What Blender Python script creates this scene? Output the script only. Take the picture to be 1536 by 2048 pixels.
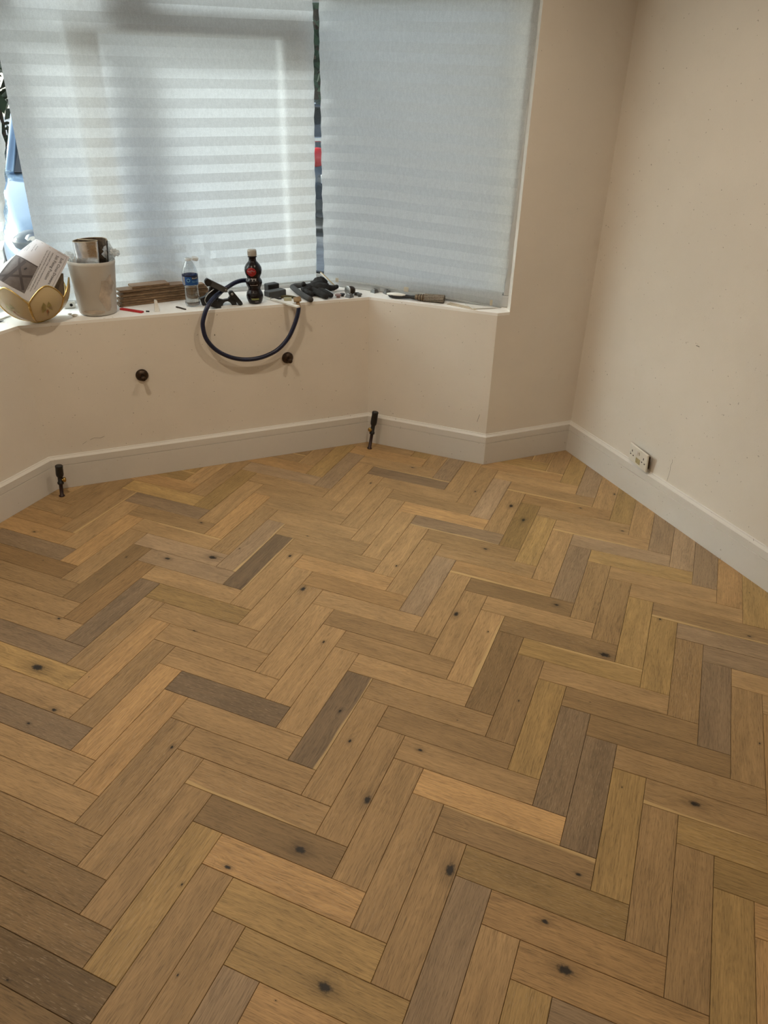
import bpy, bmesh, math, random
from mathutils import Vector, Matrix, noise as mnoise
for o in list(bpy.data.objects): bpy.data.objects.remove(o, do_unlink=True)
SC = bpy.context.scene
COL = SC.collection
random.seed(7)
PI = math.pi
S2 = math.sqrt(2)

# ------------------------------------------------------------------ camera
cam_d = bpy.data.cameras.new('camera'); cam = bpy.data.objects.new('camera', cam_d); COL.objects.link(cam)
R = ((0.9247357140122178, -0.3800642534069939, 0.02037210132749842),
     (-0.1754703453682023, -0.4732117189089522, -0.8632964884578174),
     (0.33774845244157287, 0.794746395002468, -0.504285782571652))     # rows: right, down, forward
M = Matrix.Identity(4)
for i in range(3):
    M[i][0] = R[0][i]; M[i][1] = -R[1][i]; M[i][2] = -R[2][i]
M[0][3], M[1][3], M[2][3] = -0.0418, -1.8139, 1.6411
cam.matrix_world = M
cam_d.sensor_fit = 'AUTO'; cam_d.sensor_width = 36.0
cam_d.lens = 1465.256 / 2048 * 36.0
cam_d.clip_start = 0.05; cam_d.clip_end = 200
SC.camera = cam

# ------------------------------------------------------------------ light and exposure
vs = SC.view_settings
vs.view_transform = 'Standard'; vs.look = 'None'; vs.exposure = 1.0; vs.gamma = 1.0
vs.use_curve_mapping = False
W = bpy.data.worlds.new('sky'); SC.world = W; W.use_nodes = True
wn = W.node_tree.nodes; wl = W.node_tree.links; wn.clear()
wo = wn.new('ShaderNodeOutputWorld'); wb = wn.new('ShaderNodeBackground'); sk = wn.new('ShaderNodeTexSky')
sk.sky_type = 'HOSEK_WILKIE'; sk.turbidity = 6.0; sk.ground_albedo = 0.3
sk.sun_direction = Vector((-0.86, 0.51, 0.50)).normalized()
hs = wn.new('ShaderNodeHueSaturation'); hs.inputs['Saturation'].default_value = 0.60
wl.new(sk.outputs[0], hs.inputs['Color']); wl.new(hs.outputs[0], wb.inputs['Color'])
SKY_STRENGTH = 5.3
wb.inputs['Strength'].default_value = SKY_STRENGTH
wl.new(wb.outputs[0], wo.inputs[0])
SUN_POWER = 4.3
sd = bpy.data.lights.new('hazy_sun', 'SUN'); sd.energy = SUN_POWER; sd.angle = math.radians(16); sd.color = (0.95, 0.98, 1.0)
so = bpy.data.objects.new('hazy_sun', sd); COL.objects.link(so)
so.rotation_euler = Vector((0.86, -0.51, -0.50)).to_track_quat('-Z', 'Y').to_euler()
# recessed ceiling downlights (the shadows under the sill come from the two nearest the bay)
LAMP_POWER = 19.0
for lx, ly, lk in ((1.25, 0.30, 1.08), (-0.23, 0.35, 1.55), (1.25, -1.25, .36), (-0.23, -1.25, .5), (1.25, -2.8, .25), (-0.23, -2.8, .25)):
    ld = bpy.data.lights.new('ceiling_spot', 'SPOT'); ld.energy = LAMP_POWER * lk; ld.color = (1.0, 0.84, 0.64)
    ld.spot_size = math.radians(150); ld.spot_blend = 0.9; ld.shadow_soft_size = 0.035
    lo = bpy.data.objects.new('ceiling_spot', ld); COL.objects.link(lo); lo.location = (lx, ly, 2.485)

# ------------------------------------------------------------------ materials
def nd(nt, t, **kw):
    n = nt.nodes.new(t)
    for k, v in kw.items():
        if k.startswith('i_'):
            n.inputs[k[2:].replace('_', ' ')].default_value = v
        else: setattr(n, k, v)
    return n
def mth(nt, op, a, b=None, c=None, clamp=False):
    n = nt.nodes.new('ShaderNodeMath'); n.operation = op; n.use_clamp = clamp
    for i, v in enumerate((a, b, c)):
        if v is None: continue
        if isinstance(v, (int, float)): n.inputs[i].default_value = v
        else: nt.links.new(v, n.inputs[i])
    return n.outputs[0]
def mixc(nt, f, a, b, bt='MIX'):
    n = nt.nodes.new('ShaderNodeMix'); n.data_type = 'RGBA'; n.blend_type = bt
    for i, v in ((0, f), (6, a), (7, b)):
        if isinstance(v, (int, float)): n.inputs[i].default_value = v
        elif isinstance(v, tuple): n.inputs[i].default_value = v if len(v) == 4 else (*v, 1)
        else: nt.links.new(v, n.inputs[i])
    return n.outputs[2]
def mapr(nt, v, a, b, c, d, smooth=True):
    n = nt.nodes.new('ShaderNodeMapRange'); n.interpolation_type = 'SMOOTHSTEP' if smooth else 'LINEAR'
    nt.links.new(v, n.inputs[0])
    for i, x in enumerate((a, b, c, d)): n.inputs[i + 1].default_value = x
    return n.outputs[0]
def noise_tex(nt, vec, scale, detail=2.0, rough=0.5):
    n = nt.nodes.new('ShaderNodeTexNoise'); n.inputs['Scale'].default_value = scale
    n.inputs['Detail'].default_value = detail; n.inputs['Roughness'].default_value = rough
    if vec is not None: nt.links.new(vec, n.inputs['Vector'])
    return n.outputs[0]
def scaled(nt, vec, s):
    n = nt.nodes.new('ShaderNodeMapping'); n.inputs['Scale'].default_value = s
    nt.links.new(vec, n.inputs['Vector']); return n.outputs[0]
MATS = {}
def mat(name, col, rough=0.5, metal=0.0, var=0.0, vscale=20.0, bump=0.0, bscale=200.0, stretch=(1, 1, 1), var_col=None, **kw):
    """Principled material with object-space noise in colour and relief."""
    if name in MATS: return MATS[name]
    m = bpy.data.materials.new(name); m.use_nodes = True; nt = m.node_tree
    p = nt.nodes['Principled BSDF']
    p.inputs['Base Color'].default_value = (*col, 1); p.inputs['Roughness'].default_value = rough
    p.inputs['Metallic'].default_value = metal
    for k, v in kw.items(): p.inputs[k].default_value = v
    tc = nt.nodes.new('ShaderNodeTexCoord')
    vec = scaled(nt, tc.outputs['Object'], stretch)
    n = noise_tex(nt, vec, vscale, 4.0, 0.6)
    dark = var_col if var_col else tuple(c * (1 - var) for c in col)
    lite = tuple(min(1, c * (1 + var * 0.6)) for c in col)
    f = mapr(nt, n, 0.3, 0.7, 0, 1)
    nt.links.new(mixc(nt, f, dark, lite), p.inputs['Base Color'])
    if bump:
        b = nt.nodes.new('ShaderNodeBump'); b.inputs['Strength'].default_value = bump; b.inputs['Distance'].default_value = 0.002
        nt.links.new(noise_tex(nt, vec, bscale, 3.0), b.inputs['Height']); nt.links.new(b.outputs[0], p.inputs['Normal'])
    MATS[name] = m
    return m
def wall_paint(name, col):
    m = bpy.data.materials.new(name); m.use_nodes = True; nt = m.node_tree; p = nt.nodes['Principled BSDF']
    geo = nt.nodes.new('ShaderNodeNewGeometry'); pos = geo.outputs['Position']
    big = mapr(nt, noise_tex(nt, pos, 2.3, 5, 0.6), 0.35, 0.7, 0, 1)
    c1 = mixc(nt, big, tuple(c * 0.965 for c in col), tuple(min(1, c * 1.02) for c in col))
    sm = mapr(nt, noise_tex(nt, pos, 7.0, 6, 0.7), 0.60, 0.78, 0, 0.35)
    c2 = mixc(nt, sm, c1, tuple(a * b for a, b in zip(col, (0.86, 0.83, 0.78))))
    sp = mapr(nt, noise_tex(nt, pos, 95.0, 1, 0.5), 0.755, 0.79, 0, 0.55)
    c3 = mixc(nt, sp, c2, (0.16, 0.12, 0.08))
    nt.links.new(c3, p.inputs['Base Color']); p.inputs['Roughness'].default_value = 0.62
    b = nt.nodes.new('ShaderNodeBump'); b.inputs['Strength'].default_value = 0.12; b.inputs['Distance'].default_value = 0.003
    nt.links.new(noise_tex(nt, pos, 260.0, 3), b.inputs['Height']); nt.links.new(b.outputs[0], p.inputs['Normal'])
    MATS[name] = m; return m
def oak(name='brushed_oak'):
    m = bpy.data.materials.new(name); m.use_nodes = True; nt = m.node_tree; p = nt.nodes['Principled BSDF']
    L = nt.links
    tc = nt.nodes.new('ShaderNodeTexCoord'); oi = nt.nodes.new('ShaderNodeObjectInfo')
    rnd = oi.outputs['Random']
    kn = nt.nodes.new('ShaderNodeAttribute'); kn.attribute_type = 'OBJECT'; kn.attribute_name = 'knot'
    so_ = nt.nodes.new('ShaderNodeSeparateXYZ'); L.new(tc.outputs['Object'], so_.inputs[0])
    sk_ = nt.nodes.new('ShaderNodeSeparateXYZ'); L.new(kn.outputs['Vector'], sk_.inputs[0])
    x, y = so_.outputs[0], so_.outputs[1]
    r = mth(nt, 'MAXIMUM', sk_.outputs[2], 0.0005)
    has = mth(nt, 'GREATER_THAN', sk_.outputs[2], 0.001)
    wob = mth(nt, 'MULTIPLY', mth(nt, 'SUBTRACT', noise_tex(nt, tc.outputs['Object'], 130.0, 3), 0.5), 1.1)
    dx = mth(nt, 'DIVIDE', mth(nt, 'SUBTRACT', x, sk_.outputs[0]), mth(nt, 'MULTIPLY', r, 1.7))
    dy = mth(nt, 'DIVIDE', mth(nt, 'SUBTRACT', y, sk_.outputs[1]), r)
    d0 = mth(nt, 'SQRT', mth(nt, 'ADD', mth(nt, 'MULTIPLY', dx, dx), mth(nt, 'MULTIPLY', dy, dy)))
    d = mth(nt, 'ADD', d0, mth(nt, 'MULTIPLY', wob, 0.7))
    near = mth(nt, 'MULTIPLY', mapr(nt, d0, 0.8, 4.5, 1, 0), has)
    # grain coordinate: bends round the knot, drifts along the board
    off = nt.nodes.new('ShaderNodeCombineXYZ')
    L.new(mth(nt, 'MULTIPLY', rnd, 37.0), off.inputs[0]); L.new(mth(nt, 'MULTIPLY', rnd, 91.0), off.inputs[1]); L.new(mth(nt, 'MULTIPLY', rnd, 13.0), off.inputs[2])
    va = nt.nodes.new('ShaderNodeVectorMath'); va.operation = 'ADD'
    L.new(tc.outputs['Object'], va.inputs[0]); L.new(off.outputs[0], va.inputs[1]); v = va.outputs[0]
    drift = mth(nt, 'MULTIPLY', mth(nt, 'SUBTRACT', noise_tex(nt, scaled(nt, v, (2.6, 9.0, 1)), 1.6, 2), 0.5), 0.11)
    band = mth(nt, 'ADD', mth(nt, 'ADD', y, drift), mth(nt, 'MULTIPLY', near, mth(nt, 'MULTIPLY', d0, 0.006)))
    cb = nt.nodes.new('ShaderNodeCombineXYZ')
    L.new(mth(nt, 'ADD', mth(nt, 'MULTIPLY', x, 0.35), mth(nt, 'MULTIPLY', rnd, 50.0)), cb.inputs[0])
    L.new(mth(nt, 'MULTIPLY', band, 1.0), cb.inputs[1]); L.new(mth(nt, 'MULTIPLY', rnd, 20.0), cb.inputs[2])
    figure = noise_tex(nt, scaled(nt, cb.outputs[0], (1.0, 62.0, 1)), 3.0, 3, 0.62)
    streak = noise_tex(nt, scaled(nt, v, (6.0, 300.0, 1)), 1.0, 4, 0.7)
    cloud = noise_tex(nt, scaled(nt, v, (6.0, 22.0, 1)), 1.0, 3, 0.55)
    pore = noise_tex(nt, scaled(nt, v, (34.0, 560.0, 1)), 1.0, 2, 0.6)
    flake = noise_tex(nt, scaled(nt, v, (46.0, 460.0, 1)), 1.0, 2, 0.5)
    f = mth(nt, 'ADD', mth(nt, 'MULTIPLY', mapr(nt, figure, 0.3, 0.7, -1, 1, False), 0.12), mth(nt, 'MULTIPLY', mapr(nt, streak, 0.25, 0.75, -1, 1, False), 0.20))
    f = mth(nt, 'ADD', f, mth(nt, 'MULTIPLY', mapr(nt, cloud, 0.25, 0.75, -1, 1, False), 0.15))
    f = mth(nt, 'ADD', mth(nt, 'ADD', f, mth(nt, 'MULTIPLY', mapr(nt, pore, 0.48, 0.70, 0, -1), 0.34)), 1.0)
    core = mth(nt, 'MULTIPLY', mapr(nt, d, 0.35, 0.95, 1, 0), has)
    halo = mth(nt, 'MULTIPLY', mapr(nt, d, 0.5, 2.7, 0.30, 0), has)
    f = mth(nt, 'MULTIPLY', f, mth(nt, 'SUBTRACT', 1.0, halo))
    vm = nt.nodes.new('ShaderNodeVectorMath'); vm.operation = 'SCALE'
    L.new(oi.outputs['Color'], vm.inputs[0]); L.new(f, vm.inputs['Scale'])
    # limed (pale) pores on about half of the boards, pale sapwood along an edge of a few
    lim = mth(nt, 'MULTIPLY', mapr(nt, flake, 0.58, 0.70, 0, 0.38), mapr(nt, rnd, 0.35, 0.75, 0, 1))
    c = mixc(nt, lim, vm.outputs[0], (0.50, 0.38, 0.25))
    sapw = mth(nt, 'MULTIPLY', mapr(nt, mth(nt, 'ADD', mth(nt, 'ADD', y, mth(nt, 'MULTIPLY', drift, 0.25)), mth(nt, 'MULTIPLY', x, 0.02)), 0.034, 0.040, 0, 0.7), mth(nt, 'GREATER_THAN', mth(nt, 'FRACT', mth(nt, 'MULTIPLY', rnd, 7.31)), 0.90))
    c = mixc(nt, sapw, c, (0.60, 0.42, 0.20))
    c = mixc(nt, core, c, (0.022, 0.016, 0.011))
    L.new(c, p.inputs['Base Color'])
    p.inputs['Roughness'].default_value = 0.50
    p.inputs['Specular IOR Level'].default_value = 0.35
    b = nt.nodes.new('ShaderNodeBump'); b.inputs['Strength'].default_value = 0.22; b.inputs['Distance'].default_value = 0.0015
    L.new(mth(nt, 'SUBTRACT', mth(nt, 'ADD', streak, mth(nt, 'MULTIPLY', pore, 0.8)), mth(nt, 'MULTIPLY', core, 1.5)), b.inputs['Height']); L.new(b.outputs[0], p.inputs['Normal'])
    MATS[name] = m; return m
def paper_blind(name):
    m = bpy.data.materials.new(name); m.use_nodes = True; nt = m.node_tree; L = nt.links
    out = nt.nodes['Material Output']; nt.nodes.remove(nt.nodes['Principled BSDF'])
    geo = nt.nodes.new('ShaderNodeNewGeometry'); pos = geo.outputs['Position']
    fib = noise_tex(nt, pos, 330.0, 3, 0.7); fib2 = noise_tex(nt, scaled(nt, pos, (1, 1, 0.35)), 120.0, 3, 0.7)
    k = mapr(nt, mth(nt, 'ADD', mth(nt, 'MULTIPLY', fib, 0.6), mth(nt, 'MULTIPLY', fib2, 0.4)), 0.36, 0.64, 0.0, 1.0)
    dcol = mixc(nt, k, (0.67, 0.68, 0.67), (0.79, 0.80, 0.79)); tcol = mixc(nt, k, (0.52, 0.535, 0.535), (0.71, 0.73, 0.73))
    df = nt.nodes.new('ShaderNodeBsdfDiffuse'); tr = nt.nodes.new('ShaderNodeBsdfTranslucent')
    L.new(dcol, df.inputs[0]); L.new(tcol, tr.inputs[0])
    mx = nt.nodes.new('ShaderNodeMixShader'); mx.inputs[0].default_value = 0.5
    L.new(df.outputs[0], mx.inputs[1]); L.new(tr.outputs[0], mx.inputs[2])
    rf = nt.nodes.new('ShaderNodeBsdfRefraction'); rf.inputs['Roughness'].default_value = 0.85; rf.inputs['IOR'].default_value = 1.28   # forward scatter of thin paper
    rf.inputs['Color'].default_value = (0.9, 0.9, 0.88, 1)
    m2 = nt.nodes.new('ShaderNodeMixShader'); m2.inputs[0].default_value = 0.30
    L.new(mx.outputs[0], m2.inputs[1]); L.new(rf.outputs[0], m2.inputs[2]); L.new(m2.outputs[0], out.inputs[0])
    b = nt.nodes.new('ShaderNodeBump'); b.inputs['Strength'].default_value = 0.25; b.inputs['Distance'].default_value = 0.002
    L.new(fib2, b.inputs['Height']); L.new(b.outputs[0], df.inputs['Normal'])
    MATS[name] = m; return m
def thin_glass(name, tint=(0.93, 0.97, 0.97), gloss=0.06):
    m = bpy.data.materials.new(name); m.use_nodes = True; nt = m.node_tree; L = nt.links
    out = nt.nodes['Material Output']; nt.nodes.remove(nt.nodes['Principled BSDF'])
    t = nt.nodes.new('ShaderNodeBsdfTransparent'); t.inputs[0].default_value = (*tint, 1)
    g = nt.nodes.new('ShaderNodeBsdfGlossy'); g.inputs['Roughness'].default_value = 0.02
    fr = nt.nodes.new('ShaderNodeLayerWeight'); fr.inputs[0].default_value = 0.25
    f = mth(nt, 'ADD', mth(nt, 'MULTIPLY', fr.outputs['Facing'], gloss * 2.5), gloss * 0.5, clamp=True)
    mx = nt.nodes.new('ShaderNodeMixShader'); L.new(f, mx.inputs[0]); L.new(t.outputs[0], mx.inputs[1]); L.new(g.outputs[0], mx.inputs[2])
    L.new(mx.outputs[0], out.inputs[0]); MATS[name] = m; return m
def translucent(name, col, tcol, fac=0.45, rough=0.35, transp=0.0):
    m = bpy.data.materials.new(name); m.use_nodes = True; nt = m.node_tree; L = nt.links
    out = nt.nodes['Material Output']; p = nt.nodes['Principled BSDF']
    p.inputs['Roughness'].default_value = rough
    tc = nt.nodes.new('ShaderNodeTexCoord'); n = noise_tex(nt, tc.outputs['Object'], 25.0, 4, 0.6)
    L.new(mixc(nt, n, tuple(c * 0.88 for c in col), col), p.inputs['Base Color'])
    tr = nt.nodes.new('ShaderNodeBsdfTranslucent'); tr.inputs[0].default_value = (*tcol, 1)
    mx = nt.nodes.new('ShaderNodeMixShader'); mx.inputs[0].default_value = fac
    L.new(p.outputs[0], mx.inputs[1]); L.new(tr.outputs[0], mx.inputs[2]); res = mx.outputs[0]
    if transp:
        t = nt.nodes.new('ShaderNodeBsdfTransparent'); t.inputs[0].default_value = (*tcol, 1)
        m2 = nt.nodes.new('ShaderNodeMixShader'); m2.inputs[0].default_value = transp
        L.new(res, m2.inputs[1]); L.new(t.outputs[0], m2.inputs[2]); res = m2.outputs[0]
    L.new(res, out.inputs[0]); MATS[name] = m; return m

WALL = wall_paint('ivory_wall_paint', (0.745, 0.695, 0.625))
CEIL = wall_paint('white_ceiling_paint', (0.82, 0.80, 0.76))
SKIRT = wall_paint('greige_skirting_paint', (0.67, 0.645, 0.605))
SILLP = wall_paint('white_sill_paint', (0.88, 0.87, 0.845))
OAK = oak()
PAPER = paper_blind('pleated_paper')
GLASS = thin_glass('window_glass')
UPVC = mat('white_frame_plastic', (0.62, 0.63, 0.63), 0.65, var=0.03, **{'Specular IOR Level': 0.15})
SUBF = mat('dark_subfloor', (0.035, 0.022, 0.012), 0.9, var=0.2)
BLACK = mat('black_plastic', (0.012, 0.012, 0.013), 0.45, var=0.25, bump=0.15)
RUBBER = mat('black_rubber', (0.018, 0.018, 0.02), 0.75, var=0.3, bump=0.3)
GREYPL = mat('dark_grey_plastic', (0.055, 0.057, 0.058), 0.5, var=0.2, bump=0.15)
STEEL = mat('brushed_steel', (0.55, 0.55, 0.54), 0.32, 1.0, var=0.15, vscale=90)
BRASS = mat('aged_brass', (0.50, 0.33, 0.11), 0.35, 1.0, var=0.35, vscale=60)
GOLD = mat('gold_edging', (0.62, 0.44, 0.17), 0.28, 1.0, var=0.2, vscale=70)
WHITEPL = mat('white_plastic', (0.78, 0.77, 0.73), 0.4, var=0.05)
DARKMARK = mat('dark_scuff', (0.10, 0.08, 0.06), 0.9, var=0.2)

# ------------------------------------------------------------------ geometry helpers
class MB:
    """Collects geometry; build() links it as one mesh object."""
    def __init__(s): s.v = []; s.f = []; s.sm = []
    def add(s, vs_, fs, smooth=False):
        o = len(s.v); s.v += [tuple(p) for p in vs_]
        for f in fs: s.f.append(tuple(i + o for i in f)); s.sm.append(smooth)
        return s
    def box(s, c, d, rot=None, bev=0.0):
        x, y, z = d[0] / 2, d[1] / 2, d[2] / 2
        bv = min(bev, x * .9, y * .9, z * .9)
        if bv > 0:
            bm = bmesh.new(); bmesh.ops.create_cube(bm, size=1.0)
            for q in bm.verts: q.co = Vector((q.co.x * d[0], q.co.y * d[1], q.co.z * d[2]))
            bmesh.ops.bevel(bm, geom=list(bm.edges), offset=bv, segments=1, affect='EDGES', profile=0.5)
            bm.verts.index_update(); vs_ = [q.co.copy() for q in bm.verts]; fs = [[q.index for q in f.verts] for f in bm.faces]; bm.free()
        else:
            vs_ = [Vector((a * x, b * y, e * z)) for a in (-1, 1) for b in (-1, 1) for e in (-1, 1)]
            fs = [(0, 1, 3, 2), (4, 6, 7, 5), (0, 4, 5, 1), (2, 3, 7, 6), (0, 2, 6, 4), (1, 5, 7, 3)]
        m = rot if rot is not None else Matrix.Identity(3)
        return s.add([m @ q + Vector(c) for q in vs_], fs)
    def prism(s, poly, z0, z1):
        n = len(poly)
        a = sum(poly[i][0] * poly[(i + 1) % n][1] - poly[(i + 1) % n][0] * poly[i][1] for i in range(n))
        if a < 0: poly = poly[::-1]
        vs_ = [(p[0], p[1], z0) for p in poly] + [(p[0], p[1], z1) for p in poly]
        fs = [tuple(range(n))[::-1], tuple(range(n, 2 * n))] + [(i, (i + 1) % n, n + (i + 1) % n, n + i) for i in range(n)]
        return s.add(vs_, fs)
    def extrude(s, poly, origin, ux, uy, depth, centered=True):
        """2D polygon in the plane (ux, uy), extruded along ux x uy."""
        ux, uy = Vector(ux).normalized(), Vector(uy).normalized(); un = ux.cross(uy).normalized(); o = Vector(origin)
        n = len(poly)
        ar = sum(poly[i][0] * poly[(i + 1) % n][1] - poly[(i + 1) % n][0] * poly[i][1] for i in range(n))
        if ar < 0: poly = poly[::-1]
        d0, d1 = (-depth / 2, depth / 2) if centered else (0, depth)
        vs_ = [o + ux * p[0] + uy * p[1] + un * d0 for p in poly] + [o + ux * p[0] + uy * p[1] + un * d1 for p in poly]
        fs = [tuple(range(n))[::-1], tuple(range(n, 2 * n))] + [(i, (i + 1) % n, n + (i + 1) % n, n + i) for i in range(n)]
        return s.add(vs_, fs)
    def lathe(s, prof, origin=(0, 0, 0), axis=(0, 0, 1), n=24, smooth=True, cap=True):
        ax = Vector(axis).normalized(); q = Vector((0, 0, 1)).rotation_difference(ax); o = Vector(origin)
        vs_ = []
        for r, z in prof:
            for i in range(n):
                t = 2 * PI * i / n; vs_.append(q @ Vector((r * math.cos(t), r * math.sin(t), z)) + o)
        fs = []
        for j in range(len(prof) - 1):
            for i in range(n): fs.append((j * n + i, j * n + (i + 1) % n, (j + 1) * n + (i + 1) % n, (j + 1) * n + i))
        s.add(vs_, fs, smooth)
        if cap:
            if prof[0][0] > 1e-6: s.add(vs_[:n], [tuple(range(n))[::-1]])
            if prof[-1][0] > 1e-6: s.add(vs_[-n:], [tuple(range(n))])
        return s
    def tube(s, pts, r, n=10, smooth=True):
        pts = [Vector(p) for p in pts]; rs = r if isinstance(r, (list, tuple)) else [r] * len(pts)
        vs_ = []; prev = None
        for i, p in enumerate(pts):
            t = (pts[min(i + 1, len(pts) - 1)] - pts[max(i - 1, 0)]).normalized()
            if prev is None:
                a = Vector((0, 0, 1)) if abs(t.z) < 0.9 else Vector((1, 0, 0)); u = t.cross(a).normalized()
            else: u = (prev - t * prev.dot(t)).normalized()
            prev = u; w = t.cross(u)
            for k in range(n):
                g = 2 * PI * k / n; vs_.append(p + (u * math.cos(g) + w * math.sin(g)) * rs[i])
        fs = [(j * n + k, j * n + (k + 1) % n, (j + 1) * n + (k + 1) % n, (j + 1) * n + k) for j in range(len(pts) - 1) for k in range(n)]
        fs += [tuple(range(n))[::-1], tuple(range((len(pts) - 1) * n, len(pts) * n))]
        return s.add(vs_, fs, smooth)
    def ball(s, c, r, n=12, m=8, sq=None):
        prof = [(math.sin(PI * j / m) + 1e-5, -math.cos(PI * j / m)) for j in range(m + 1)]
        rx, ry, rz = r if isinstance(r, (tuple, list)) else (r, r, r); q = sq if sq is not None else Matrix.Identity(3)
        vs_ = [q @ Vector((a * math.cos(2 * PI * i / n) * rx, a * math.sin(2 * PI * i / n) * ry, b * rz)) + Vector(c) for a, b in prof for i in range(n)]
        fs = [(j * n + i, j * n + (i + 1) % n, (j + 1) * n + (i + 1) % n, (j + 1) * n + i) for j in range(m) for i in range(n)]
        return s.add(vs_, fs, True)
    def grid(s, fn, nu, nv, smooth=True):
        vs_ = [fn(i / nu, j / nv) for j in range(nv + 1) for i in range(nu + 1)]
        fs = [(j * (nu + 1) + i, j * (nu + 1) + i + 1, (j + 1) * (nu + 1) + i + 1, (j + 1) * (nu + 1) + i) for j in range(nv) for i in range(nu)]
        return s.add(vs_, fs, smooth)
    def build(s, name, m, parent=None, loc=None):
        me = bpy.data.meshes.new(name)
        org = Vector(loc) if loc is not None else Vector((0, 0, 0))
        me.from_pydata([Vector(p) - org for p in s.v], [], s.f)
        me.polygons.foreach_set('use_smooth', s.sm)
        me.materials.append(m); me.update()
        o = bpy.data.objects.new(name, me); COL.objects.link(o); o.location = org
        if parent is not None:
            o.parent = parent; o.matrix_parent_inverse = Matrix.Translation(-parent_world(parent))
        return o
def parent_world(p):
    v = p.location.copy(); q = p.parent
    while q is not None:                     # children keep world coordinates: inverse cancels, so their own location is world
        break
    return v
def tag(o, label=None, cat=None, group=None, kind=None):
    if label: o['label'] = label
    if cat: o['category'] = cat
    if group: o['group'] = group
    if kind: o['kind'] = kind
    return o
def thing(name, label, cat, loc, group=None):
    o = bpy.data.objects.new(name, None); COL.objects.link(o); o.location = loc
    o.empty_display_size = 0.02
    return tag(o, label, cat, group)
def struct(o): o['kind'] = 'structure'; return o
def rotz(a): return Matrix.Rotation(a, 3, 'Z')
def frame(xa, za):
    """rotation matrix whose local x axis runs along xa and local z close to za"""
    x = Vector(xa).normalized(); z = Vector(za); z = (z - x * z.dot(x)).normalized(); y = z.cross(x)
    return Matrix((x, y, z)).transposed()
def catmull(pts, k=8):
    P = [Vector(p) for p in pts]; P = [P[0] * 2 - P[1]] + P + [P[-1] * 2 - P[-2]]; out = []
    for i in range(1, len(P) - 2):
        for j in range(k):
            t = j / k; a, b, c, d = P[i - 1], P[i], P[i + 1], P[i + 2]
            out.append(0.5 * ((2 * b) + (c - a) * t + (2 * a - 5 * b + 4 * c - d) * t * t + (3 * b - a - 3 * c + d) * t ** 3))
    out.append(P[-2]); return out
def text_geo(s, size):
    cu = bpy.data.curves.new('t', 'FONT'); cu.body = s; cu.size = size; cu.resolution_u = 2
    ob = bpy.data.objects.new('t', cu); COL.objects.link(ob)
    dg = bpy.context.evaluated_depsgraph_get(); me = bpy.data.meshes.new_from_object(ob.evaluated_get(dg))
    vs_ = [(v.co.x, v.co.y) for v in me.vertices]; fs = [tuple(p.vertices) for p in me.polygons]
    bpy.data.objects.remove(ob); bpy.data.curves.remove(cu); bpy.data.meshes.remove(me)
    return vs_, fs

# ================================================================== ROOM
XR, XL, YN, YB, ZC = 2.214, -1.232, 1.053, -3.6, 2.5
SILL = 0.755
MX = 0.982                                              # bay mirror: x -> MX - x
def mir(p): return (MX - p[0], p[1])
C_, D_, E_, B_ = (-0.281, 1.503), (1.263, 1.503), (1.713, 1.053), (-0.731, 1.053)
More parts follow.
